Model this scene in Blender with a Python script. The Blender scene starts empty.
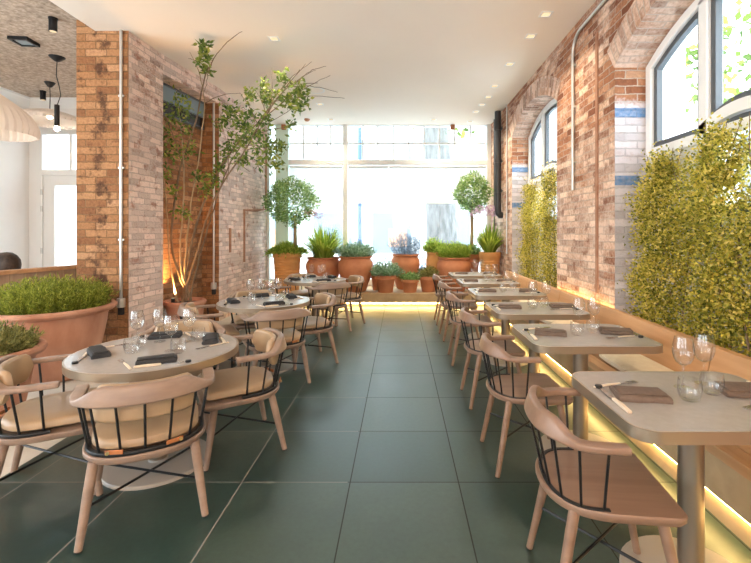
import bpy, bmesh, math, random
import numpy as np
from mathutils import Vector, Matrix

random.seed(7)
rng = np.random.default_rng(7)
PI = math.pi
S = bpy.context.scene
C = S.collection
H0 = 1.386            # eye height
F = 424.0             # focal length in pixels of the 751 px wide picture

# ------------------------------------------------------------------ camera
cam = bpy.data.cameras.new('camera')
cam.sensor_fit = 'HORIZONTAL'
cam.sensor_width = 36.0
cam.lens = F / 751 * 36.0
cam.shift_x = -(400 - 375.5) / 751
cam.shift_y = -(281.5 - 232) / 751
cam.clip_start = 0.02
cam_o = bpy.data.objects.new('camera', cam)
cam_o.location = (0, 0, H0)
cam_o.rotation_euler = (PI / 2, 0, 0)
C.objects.link(cam_o)
S.camera = cam_o

# ------------------------------------------------------------------ world, light, exposure
w = bpy.data.worlds.new('sky')
w.use_nodes = True
S.world = w
nt = w.node_tree
bg = nt.nodes['Background']
tc = nt.nodes.new('ShaderNodeTexCoord')
sx = nt.nodes.new('ShaderNodeSeparateXYZ')
nt.links.new(tc.outputs['Generated'], sx.inputs[0])
rp = nt.nodes.new('ShaderNodeValToRGB')
rp.color_ramp.elements[0].position = 0.0
rp.color_ramp.elements[0].color = (0.88, 0.94, 1.0, 1)
rp.color_ramp.elements[1].position = 0.7
rp.color_ramp.elements[1].color = (0.72, 0.86, 1.0, 1)
nt.links.new(sx.outputs['Z'], rp.inputs[0])
nt.links.new(rp.outputs[0], bg.inputs['Color'])
bg.inputs['Strength'].default_value = 4.6

S.view_settings.view_transform = 'Standard'
S.view_settings.look = 'None'
S.view_settings.exposure = 1.04
S.view_settings.gamma = 1.0
S.view_settings.use_curve_mapping = False
try:
    S.cycles.max_bounces = 10
    S.cycles.diffuse_bounces = 5
    S.cycles.transparent_max_bounces = 24
    S.cycles.sample_clamp_indirect = 6.0
    S.cycles.use_denoising = True
except Exception:
    pass


def portal(loc, rot, sx_, sy_):
    l = bpy.data.lights.new('window_portal', 'AREA')
    l.shape = 'RECTANGLE'
    l.size = sx_
    l.size_y = sy_
    l.cycles.is_portal = True
    o = bpy.data.objects.new('window_portal', l)
    o.location = loc
    o.rotation_euler = rot
    C.objects.link(o)


portal((-0.45, 8.99, 1.95), (-PI / 2, 0, 0), 4.8, 3.4)       # street window
portal((2.36, 2.72, 2.3), (0, PI / 2, 0), 2.1, 2.0)          # arched windows
portal((2.36, 6.16, 2.4), (0, PI / 2, 0), 2.1, 2.0)
portal((-2.2, -2.95, 1.8), (PI / 2, 0, 0), 8.0, 1.8)         # daylight windows added behind the viewer
portal((-5.9, 7.75, 1.8), (-PI / 2, 0, 0), 1.2, 3.2)         # other room's door
portal((-6.75, 1.4, 1.9), (0, -PI / 2, 0), 3.0, 5.2)          # other room's side windows, added out of view for daylight


# ------------------------------------------------------------------ materials
def mat(name):
    m = bpy.data.materials.new(name)
    m.use_nodes = True
    b = m.node_tree.nodes['Principled BSDF']
    return m, m.node_tree, b


def plain(name, col, rough=0.5, metal=0.0, spec=0.5):
    m, t, b = mat(name)
    b.inputs['Base Color'].default_value = (*col, 1)
    b.inputs['Roughness'].default_value = rough
    b.inputs['Metallic'].default_value = metal
    b.inputs['Specular IOR Level'].default_value = spec
    return m


def ramp(t, stops):
    r = t.nodes.new('ShaderNodeValToRGB')
    e = r.color_ramp.elements
    while len(e) < len(stops):
        e.new(0.5)
    for i, (p, c) in enumerate(stops):
        e[i].position = p
        e[i].color = (*c, 1)
    return r


def noise(t, vec, scale, detail=4, rough=0.55):
    n = t.nodes.new('ShaderNodeTexNoise')
    n.inputs['Scale'].default_value = scale
    n.inputs['Detail'].default_value = detail
    n.inputs['Roughness'].default_value = rough
    if vec is not None:
        t.links.new(vec, n.inputs['Vector'])
    return n


def math_n(t, op, a, b=None, clamp=False):
    n = t.nodes.new('ShaderNodeMath')
    n.operation = op
    n.use_clamp = clamp
    for i, v in enumerate((a, b)):
        if v is None:
            continue
        if isinstance(v, (int, float)):
            n.inputs[i].default_value = v
        else:
            t.links.new(v, n.inputs[i])
    return n.outputs[0]


def mixc(t, fac, a, b, mode='MIX'):
    n = t.nodes.new('ShaderNodeMix')
    n.data_type = 'RGBA'
    n.blend_type = mode
    for sock, v in ((n.inputs[0], fac), (n.inputs[6], a), (n.inputs[7], b)):
        if isinstance(v, (int, float)):
            sock.default_value = v
        elif isinstance(v, tuple):
            sock.default_value = (*v, 1)
        else:
            t.links.new(v, sock)
    return n.outputs[2]


def bump(t, b, height, strength=0.3, dist=0.01):
    n = t.nodes.new('ShaderNodeBump')
    n.inputs['Strength'].default_value = strength
    n.inputs['Distance'].default_value = dist
    t.links.new(height, n.inputs['Height'])
    t.links.new(n.outputs[0], b.inputs['Normal'])


def mottled(name, c1, c2, scale=6, rough=0.6, metal=0.0, stretch=(1, 1, 1), bumps=0.0, coord='Object', spec=0.5, detail=5):
    m, t, b = mat(name)
    tcn = t.nodes.new('ShaderNodeTexCoord')
    mp = t.nodes.new('ShaderNodeMapping')
    mp.inputs['Scale'].default_value = stretch
    t.links.new(tcn.outputs[coord], mp.inputs[0])
    n = noise(t, mp.outputs[0], scale, detail)
    r = ramp(t, [(0.3, c1), (0.7, c2)])
    t.links.new(n.outputs[0], r.inputs[0])
    t.links.new(r.outputs[0], b.inputs['Base Color'])
    b.inputs['Roughness'].default_value = rough
    b.inputs['Metallic'].default_value = metal
    b.inputs['Specular IOR Level'].default_value = spec
    if bumps:
        bump(t, b, n.outputs[0], bumps)
    return m


def wood(name, c1, c2, axis='x', rough=0.45, scale=9):
    st = {'x': (0.12, 1.6, 1.6), 'y': (1.6, 0.12, 1.6), 'z': (1.6, 1.6, 0.12)}[axis]
    return mottled(name, c1, c2, scale, rough, stretch=st, bumps=0.05)


def brick(name, stops, wash=0.3, wash_col=(0.74, 0.66, 0.62), wash_low=0.0, low_z=2.2, stripes=False,
          mortar=(0.52, 0.42, 0.34), stain=0.35, stain_col=(0.12, 0.055, 0.03), seed=0.0, row=0.069, bw=0.215, streak=None):
    m, t, b = mat(name)
    uv = t.nodes.new('ShaderNodeUVMap')
    uv.uv_map = 'UVMap'
    nz = noise(t, uv.outputs[0], 11, 5, 0.65)
    wob = t.nodes.new('ShaderNodeVectorMath')
    wob.operation = 'SCALE'
    wob.inputs['Scale'].default_value = 0.030
    t.links.new(nz.outputs['Color'], wob.inputs[0])
    add = t.nodes.new('ShaderNodeVectorMath')
    add.operation = 'ADD'
    t.links.new(uv.outputs[0], add.inputs[0])
    t.links.new(wob.outputs[0], add.inputs[1])
    br = t.nodes.new('ShaderNodeTexBrick')
    br.offset = 0.5
    t.links.new(add.outputs[0], br.inputs['Vector'])
    br.inputs['Scale'].default_value = 1.0
    br.inputs['Brick Width'].default_value = bw
    br.inputs['Row Height'].default_value = row
    br.inputs['Mortar Size'].default_value = 0.0065
    br.inputs['Mortar Smooth'].default_value = 0.35
    br.inputs['Color1'].default_value = (0, 0, 0, 1)
    br.inputs['Color2'].default_value = (1, 1, 1, 1)
    br.inputs['Mortar'].default_value = (0.5, 0.5, 0.5, 1)
    r = ramp(t, stops)
    t.links.new(br.outputs['Color'], r.inputs[0])
    fine = noise(t, uv.outputs[0], 34, 5)
    col = mixc(t, 0.55, r.outputs[0], mixc(t, fine.outputs[0], (0.02, 0.0, 0.0), (0.92, 0.86, 0.80)), 'OVERLAY')
    col = mixc(t, br.outputs['Fac'], col, mortar)
    offs = t.nodes.new('ShaderNodeVectorMath')
    offs.operation = 'ADD'
    offs.inputs[1].default_value = (seed, seed * 1.7, 0)
    t.links.new(uv.outputs[0], offs.inputs[0])
    big = noise(t, offs.outputs[0], 1.3, 6, 0.65)
    # whitewash left on the bricks in worn patches, more of it lower down
    sep = t.nodes.new('ShaderNodeSeparateXYZ')
    t.links.new(uv.outputs[0], sep.inputs[0])
    zz = sep.outputs['Y']
    lowf = t.nodes.new('ShaderNodeMapRange')
    lowf.inputs['From Min'].default_value = low_z + 0.12
    lowf.inputs['From Max'].default_value = low_z - 0.12
    lowf.inputs['To Min'].default_value = 0
    lowf.inputs['To Max'].default_value = wash_low
    t.links.new(zz, lowf.inputs['Value'])
    amount = math_n(t, 'ADD', lowf.outputs[0], wash)
    wn0 = math_n(t, 'ADD', math_n(t, 'MULTIPLY', big.outputs[0], 0.7), math_n(t, 'MULTIPLY', fine.outputs[0], 0.3))
    wn = math_n(t, 'ADD', wn0, math_n(t, 'MULTIPLY', math_n(t, 'SUBTRACT', br.outputs['Color'], 0.5), 0.07))
    thr = math_n(t, 'SUBTRACT', 1.0, amount)
    fac = math_n(t, 'MULTIPLY', math_n(t, 'SUBTRACT', math_n(t, 'ADD', wn, 0.25), thr), 5.0, True)
    wcol = mixc(t, br.outputs['Color'], tuple(c * .78 for c in wash_col), tuple(min(1, c * 1.2) for c in wash_col))
    wcol = mixc(t, math_n(t, 'MULTIPLY', br.outputs['Fac'], 0.55), wcol, tuple(c * 0.62 for c in wash_col))
    col = mixc(t, math_n(t, 'MULTIPLY', fac, 0.86), col, wcol)
    # dark stains and spalled bricks
    sn = noise(t, offs.outputs[0], 6.0, 6, 0.68)
    sv = sn.outputs[0]
    if streak is not None:          # a soot streak running down the middle of the face
        dx = math_n(t, 'ABSOLUTE', math_n(t, 'ADD', sep.outputs['X'], streak))
        sv = math_n(t, 'ADD', sv, math_n(t, 'MULTIPLY', math_n(t, 'SUBTRACT', 0.10, dx), 1.0, False))
        sv = math_n(t, 'MAXIMUM', sv, math_n(t, 'MULTIPLY', sn.outputs[0], 0.94))
    sf = math_n(t, 'MULTIPLY', math_n(t, 'SUBTRACT', sv, 0.535), 8.0, True)
    col = mixc(t, math_n(t, 'MULTIPLY', sf, stain), col, stain_col)
    if stripes:
        for z0 in (2.40, 1.80):
            a = math_n(t, 'GREATER_THAN', zz, z0)
            c2 = math_n(t, 'LESS_THAN', zz, z0 + 0.085)
            f = math_n(t, 'MULTIPLY', math_n(t, 'MULTIPLY', a, c2), math_n(t, 'MULTIPLY', math_n(t, 'ADD', fine.outputs[0], 0.35), 0.9, True))
            col = mixc(t, f, col, (0.06, 0.20, 0.42))
    t.links.new(col, b.inputs['Base Color'])
    b.inputs['Roughness'].default_value = 0.85
    b.inputs['Specular IOR Level'].default_value = 0.25
    hgt = math_n(t, 'ADD', math_n(t, 'MULTIPLY', br.outputs['Fac'], -1.0), math_n(t, 'MULTIPLY', fine.outputs[0], 0.7))
    bump(t, b, hgt, 1.0, 0.022)
    return m


ORANGE = [(0.0, (0.14, 0.055, 0.028)), (0.35, (0.26, 0.115, 0.055)), (0.7, (0.34, 0.17, 0.085)), (1.0, (0.40, 0.23, 0.13))]
REDDISH = [(0.0, (0.19, 0.07, 0.035)), (0.35, (0.35, 0.155, 0.08)), (0.7, (0.45, 0.23, 0.13)), (1.0, (0.56, 0.36, 0.24))]
BROWN = [(0.0, (0.24, 0.11, 0.05)), (0.4, (0.35, 0.175, 0.08)), (0.8, (0.43, 0.235, 0.115)), (1.0, (0.50, 0.29, 0.16))]
M = {}
M['brick_right'] = brick('weathered_brick', REDDISH, wash=0.27, wash_col=(0.76, 0.61, 0.50), wash_low=0.10, low_z=2.3, stain=0.8, seed=3.1, mortar=(0.44, 0.33, 0.26), stain_col=(0.22, 0.085, 0.045))
M['brick_arch'] = brick('arch_brick', REDDISH, wash=0.38, wash_col=(0.74, 0.58, 0.48), stain=0.3, seed=8.2, stain_col=(0.24, 0.09, 0.05))
M['brick_jamb'] = brick('painted_jamb_brick', REDDISH, wash=0.22, wash_low=0.5, low_z=2.48, wash_col=(0.66, 0.64, 0.68), stripes=True, stain=0.25, seed=5.3, stain_col=(0.30, 0.11, 0.07))
M['brick_left'] = brick('bare_brown_brick', BROWN, wash=0.10, stain=0.85, seed=1.4, stain_col=(0.07, 0.032, 0.018), row=0.084, bw=0.235, mortar=(0.23, 0.13, 0.065), streak=-.27)
M['brick_pale'] = brick('whitewashed_brick', REDDISH, wash=0.485, wash_col=(0.76, 0.61, 0.54), stain=0.8, seed=6.5, stain_col=(0.33, 0.13, 0.08))
M['brick_recess'] = brick('recess_brick', BROWN, wash=0.08, stain=0.6, seed=2.6, mortar=(0.24, 0.14, 0.08))
M['white_wall'] = mottled('white_paint', (0.80, 0.80, 0.79), (0.84, 0.84, 0.83), 2, 0.7)
M['ceiling'] = mottled('ceiling_paint', (0.87, 0.79, 0.70), (0.90, 0.82, 0.73), 1.0, 0.8)
M['plaster'] = mottled('sprayed_plaster', (0.27, 0.205, 0.15), (0.60, 0.49, 0.39), 22, 0.95, bumps=0.8, detail=8)
M['frame_white'] = plain('white_gloss_frame', (0.82, 0.83, 0.82), 0.35)
M['frame_dark'] = plain('dark_sash', (0.075, 0.085, 0.095), 0.4)
M['frame_green'] = plain('pale_green_post', (0.66, 0.84, 0.76), 0.4)
M['concrete'] = mottled('concrete', (0.39, 0.265, 0.135), (0.52, 0.375, 0.215), 5, 0.8, bumps=0.1)
M['bench_wood'] = wood('bench_oak', (0.44, 0.235, 0.10), (0.58, 0.34, 0.175), 'y', 0.5)
M['chair_wood'] = wood('chair_ash', (0.185, 0.110, 0.073), (0.27, 0.172, 0.120), 'y', 0.40)
M['chair_wood_left'] = wood('chair_oak', (0.22, 0.148, 0.110), (0.325, 0.232, 0.178), 'x', 0.42)
M['black_metal'] = plain('black_steel', (0.015, 0.016, 0.018), 0.42, 0.4)
M['rubber'] = plain('black_rubber', (0.02, 0.02, 0.02), 0.8)
M['leather'] = mottled('tan_leather', (0.34, 0.235, 0.140), (0.42, 0.30, 0.185), 3, 0.36)
M['tab'] = plain('cognac_leather', (0.42, 0.15, 0.05), 0.5)
M['brass'] = plain('brass', (0.75, 0.55, 0.25), 0.3, 1.0)
M['table_top'] = mottled('table_laminate', (0.34, 0.322, 0.305), (0.37, 0.352, 0.335), 40, 0.22)
M['table_edge'] = plain('bronze_edge', (0.36, 0.29, 0.215), 0.33, 0.7)
M['table_leg'] = plain('bronze_leg', (0.32, 0.26, 0.20), 0.36, 0.8)
M['table_base'] = plain('table_base', (0.36, 0.33, 0.29), 0.45)
M['terracotta'] = mottled('terracotta', (0.42, 0.145, 0.06), (0.56, 0.23, 0.11), 4, 0.75, bumps=0.08)
M['terracotta_pale'] = mottled('chalky_terracotta', (0.36, 0.15, 0.085), (0.56, 0.30, 0.20), 4.5, 0.8, bumps=0.08, stretch=(1, 1, 0.5))
M['terracotta_orange'] = mottled('orange_terracotta', (0.60, 0.27, 0.08), (0.70, 0.36, 0.13), 4, 0.75)
M['soil'] = mottled('soil', (0.03, 0.02, 0.015), (0.09, 0.06, 0.04), 30, 1.0, bumps=0.5)
M['napkin_brown'] = mottled('brown_napkin', (0.115, 0.08, 0.06), (0.15, 0.105, 0.08), 60, 0.85)
M['napkin_black'] = mottled('black_napkin', (0.018, 0.018, 0.02), (0.03, 0.03, 0.032), 60, 0.8)
M['steel'] = plain('cutlery_steel', (0.62, 0.60, 0.58), 0.25, 1.0)
M['horn'] = plain('pale_horn_handle', (0.66, 0.56, 0.43), 0.4)
M['conduit'] = plain('galvanised_steel', (0.60, 0.60, 0.58), 0.38, 0.75)
M['pipe_black'] = plain('cast_iron_paint', (0.025, 0.026, 0.03), 0.4)
M['bark'] = mottled('bark', (0.13, 0.085, 0.05), (0.26, 0.18, 0.11), 14, 0.9, stretch=(1, 1, 0.3), bumps=0.3)
M['bark_pale'] = mottled('pale_stem', (0.30, 0.21, 0.12), (0.42, 0.31, 0.19), 14, 0.9)
M['cream'] = mottled('cream_cushion', (0.70, 0.60, 0.43), (0.78, 0.69, 0.52), 20, 0.9, bumps=0.1)
M['partition_wood'] = wood('partition_board', (0.30, 0.20, 0.13), (0.42, 0.29, 0.19), 'z', 0.5)
M['hair'] = mottled('dark_hair', (0.02, 0.012, 0.009), (0.05, 0.03, 0.02), 40, 0.5)
M['skin'] = plain('skin', (0.58, 0.36, 0.26), 0.5)
M['shirt'] = plain('grey_shirt', (0.22, 0.22, 0.24), 0.9)
M['sky_sheen_and_louvre'] = plain('blue_grey_sheen_and_louvre', (0.20, 0.27, 0.31), 0.15)  # painted sky reflection of the recess pane, and the vent louvre's own colour
M['black_glass'] = plain('black_glass', (0.012, 0.014, 0.016), 0.1)
M['street_blue'] = plain('dark_blue_paint', (0.06, 0.12, 0.22), 0.4)
M['pavement'] = mottled('pavement_slab', (0.62, 0.63, 0.64), (0.72, 0.72, 0.72), 3, 0.9)
M['facade'] = mottled('pale_render', (0.50, 0.50, 0.49), (0.58, 0.58, 0.57), 0.8, 0.9)
M['facade_glass'] = plain('shop_glass', (0.17, 0.21, 0.24), 0.3)
M['bark_street'] = mottled('grey_bark', (0.10, 0.10, 0.095), (0.24, 0.24, 0.23), 9, 0.9, stretch=(1, 1, 0.3), bumps=0.4)
M['shop_orange'] = plain('shop_orange', (0.50, 0.26, 0.15), 0.7)


def emit(name, col, strength):
    m = bpy.data.materials.new(name)
    m.use_nodes = True
    t = m.node_tree
    t.nodes.clear()
    o = t.nodes.new('ShaderNodeOutputMaterial')
    e = t.nodes.new('ShaderNodeEmission')
    e.inputs[0].default_value = (*col, 1)
    e.inputs[1].default_value = strength
    t.links.new(e.outputs[0], o.inputs[0])
    return m


M['led'] = emit('warm_led', (1.0, 0.66, 0.24), 24.0)
M['lens'] = emit('downlight_lens', (1.0, 0.76, 0.46), 0.55)
M['scar'] = mottled('chased_scar', (0.30, 0.13, 0.075), (0.44, 0.24, 0.15), 9, 0.95, bumps=0.3)
M['opal'] = emit('fill_globe_glow', (1.0, 0.66, 0.40), 46.0)  # glow of the added globes behind the camera
M['bulb'] = emit('filament_bulb', (1.0, 0.80, 0.6), 60.0)


def thin_glass(name, base, gain, tint=(0.97, 0.985, 0.98)):
    m = bpy.data.materials.new(name)
    m.use_nodes = True
    t = m.node_tree
    t.nodes.clear()
    o = t.nodes.new('ShaderNodeOutputMaterial')
    tr = t.nodes.new('ShaderNodeBsdfTransparent')
    tr.inputs[0].default_value = (*tint, 1)
    gl = t.nodes.new('ShaderNodeBsdfGlossy')
    gl.inputs['Roughness'].default_value = 0.03
    lw = t.nodes.new('ShaderNodeLayerWeight')
    lw.inputs[0].default_value = 0.25
    f = math_n(t, 'ADD', math_n(t, 'MULTIPLY', math_n(t, 'POWER', lw.outputs['Facing'], 2.0), gain), base, True)
    mx = t.nodes.new('ShaderNodeMixShader')
    t.links.new(f, mx.inputs[0])
    t.links.new(tr.outputs[0], mx.inputs[1])
    t.links.new(gl.outputs[0], mx.inputs[2])
    t.links.new(mx.outputs[0], o.inputs[0])
    return m


M['pane'] = thin_glass('window_glass', 0.03, 0.25)
M['glassware'] = thin_glass('clear_glassware', 0.06, 0.75, (0.985, 0.99, 0.99))


def sheer(name, col, frac):
    m = bpy.data.materials.new(name)
    m.use_nodes = True
    t = m.node_tree
    t.nodes.clear()
    o = t.nodes.new('ShaderNodeOutputMaterial')
    d = t.nodes.new('ShaderNodeBsdfDiffuse')
    d.inputs[0].default_value = (*col, 1)
    tl = t.nodes.new('ShaderNodeBsdfTranslucent')
    tl.inputs[0].default_value = (*col, 1)
    mx = t.nodes.new('ShaderNodeMixShader')
    mx.inputs[0].default_value = frac
    t.links.new(d.outputs[0], mx.inputs[1])
    t.links.new(tl.outputs[0], mx.inputs[2])
    t.links.new(mx.outputs[0], o.inputs[0])
    return m


M['blind'] = sheer('white_blind_cloth', (0.88, 0.89, 0.89), 0.55)
M['lamp_shade'] = sheer('woven_lamp_shade', (0.84, 0.78, 0.72), 0.5)


def leafmat(name, stops, trans=0.35, rough=0.5):
    m = bpy.data.materials.new(name)
    m.use_nodes = True
    t = m.node_tree
    b = t.nodes['Principled BSDF']
    o = t.nodes['Material Output']
    g = t.nodes.new('ShaderNodeNewGeometry')
    r = ramp(t, stops)
    t.links.new(g.outputs['Random Per Island'], r.inputs[0])
    t.links.new(r.outputs[0], b.inputs['Base Color'])
    b.inputs['Roughness'].default_value = rough
    b.inputs['Specular IOR Level'].default_value = 0.3
    tl = t.nodes.new('ShaderNodeBsdfTranslucent')
    t.links.new(r.outputs[0], tl.inputs[0])
    mx = t.nodes.new('ShaderNodeMixShader')
    mx.inputs[0].default_value = trans
    t.links.new(b.outputs[0], mx.inputs[1])
    t.links.new(tl.outputs[0], mx.inputs[2])
    t.links.new(mx.outputs[0], o.inputs[0])
    return m


M['leaf_ivy'] = leafmat('yellow_green_leaves', [(0, (0.09, 0.11, 0.018)), (0.3, (0.33, 0.32, 0.045)), (0.7, (0.68, 0.57, 0.09)), (1, (0.90, 0.74, 0.24))], .45)
M['leaf_tree'] = leafmat('mid_green_leaves', [(0, (0.05, 0.10, 0.02)), (0.6, (0.16, 0.23, 0.04)), (1, (0.36, 0.38, 0.08))])
M['leaf_box'] = leafmat('topiary_leaves', [(0, (0.10, 0.19, 0.06)), (0.6, (0.26, 0.42, 0.14)), (1, (0.52, 0.62, 0.28))], .55)
M['leaf_bright'] = leafmat('bright_green_leaves', [(0, (0.14, 0.24, 0.03)), (0.6, (0.33, 0.46, 0.06)), (1, (0.55, 0.60, 0.12))], .5)
M['leaf_fuzzy'] = leafmat('fresh_green_sprigs', [(0, (0.10, 0.13, 0.02)), (0.5, (0.26, 0.31, 0.035)), (1, (0.48, 0.50, 0.09))])
M['leaf_olive'] = leafmat('olive_sprigs', [(0, (0.12, 0.13, 0.04)), (0.5, (0.25, 0.25, 0.08)), (1, (0.42, 0.39, 0.14))])
M['leaf_grey'] = leafmat('grey_green_leaves', [(0, (0.13, 0.24, 0.12)), (0.6, (0.25, 0.39, 0.23)), (1, (0.44, 0.55, 0.42))], .5)
M['lilac'] = leafmat('lilac_petals', [(0, (0.42, 0.26, 0.40)), (1, (0.66, 0.50, 0.62))])
M['coral'] = leafmat('coral_petals', [(0, (0.60, 0.25, 0.18)), (1, (0.75, 0.45, 0.35))])
M['lavender'] = leafmat('blue_flower_spikes', [(0, (0.12, 0.18, 0.24)), (1, (0.28, 0.36, 0.46))])


def floor_mat():
    m, t, b = mat('slate_tile')
    tcn = t.nodes.new('ShaderNodeTexCoord')
    mp = t.nodes.new('ShaderNodeMapping')
    mp.inputs['Location'].default_value = (0.276 + 0.6 * 10, -2.349 + 0.6 * 10, 0)
    t.links.new(tcn.outputs['Object'], mp.inputs[0])
    br = t.nodes.new('ShaderNodeTexBrick')
    br.offset = 0.0
    br.inputs['Scale'].default_value = 1.0
    br.inputs['Brick Width'].default_value = 0.6
    br.inputs['Row Height'].default_value = 0.6
    br.inputs['Mortar Size'].default_value = 0.0033
    br.inputs['Mortar Smooth'].default_value = 0.1
    br.inputs['Color1'].default_value = (0, 0, 0, 1)
    br.inputs['Color2'].default_value = (1, 1, 1, 1)
    br.inputs['Mortar'].default_value = (0, 0, 0, 1)
    t.links.new(mp.outputs[0], br.inputs['Vector'])
    r = ramp(t, [(0, (0.013, 0.033, 0.032)), (0.5, (0.019, 0.042, 0.040)), (1, (0.030, 0.051, 0.046))])
    t.links.new(br.outputs['Color'], r.inputs[0])
    n = noise(t, tcn.outputs['Object'], 2.2, 6, 0.6)
    n2 = noise(t, tcn.outputs['Object'], 38, 4, 0.7)
    col = mixc(t, 0.85, r.outputs[0], mixc(t, n.outputs[0], (0.10, 0.15, 0.16), (0.92, 0.88, 0.74)), 'OVERLAY')
    col = mixc(t, 0.6, col, mixc(t, n2.outputs[0], (0.1, 0.1, 0.1), (0.9, 0.9, 0.85)), 'OVERLAY')
    sep = t.nodes.new('ShaderNodeSeparateXYZ')
    t.links.new(tcn.outputs['Object'], sep.inputs[0])
    lg = math_n(t, 'LESS_THAN', sep.outputs['X'], -0.29)
    grout = mixc(t, lg, (0.012, 0.007, 0.004), (0.20, 0.185, 0.165))
    col = mixc(t, br.outputs['Fac'], col, grout)
    t.links.new(col, b.inputs['Base Color'])
    rr = t.nodes.new('ShaderNodeMapRange')
    rr.inputs['To Min'].default_value = 0.26
    rr.inputs['To Max'].default_value = 0.48
    t.links.new(n.outputs[0], rr.inputs['Value'])
    t.links.new(math_n(t, 'ADD', rr.outputs[0], math_n(t, 'MULTIPLY', br.outputs['Fac'], 0.5)), b.inputs['Roughness'])
    b.inputs['Specular IOR Level'].default_value = 0.95
    b.inputs['Specular Tint'].default_value = (0.87, 1.0, 0.98, 1)
    bump(t, b, math_n(t, 'MULTIPLY', br.outputs['Fac'], -1.0), 0.10, 0.006)
    return m


M['floor'] = floor_mat()
M['floor_pale'] = mottled('pale_stone', (0.47, 0.42, 0.35), (0.58, 0.53, 0.46), 3, 0.6)


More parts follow.
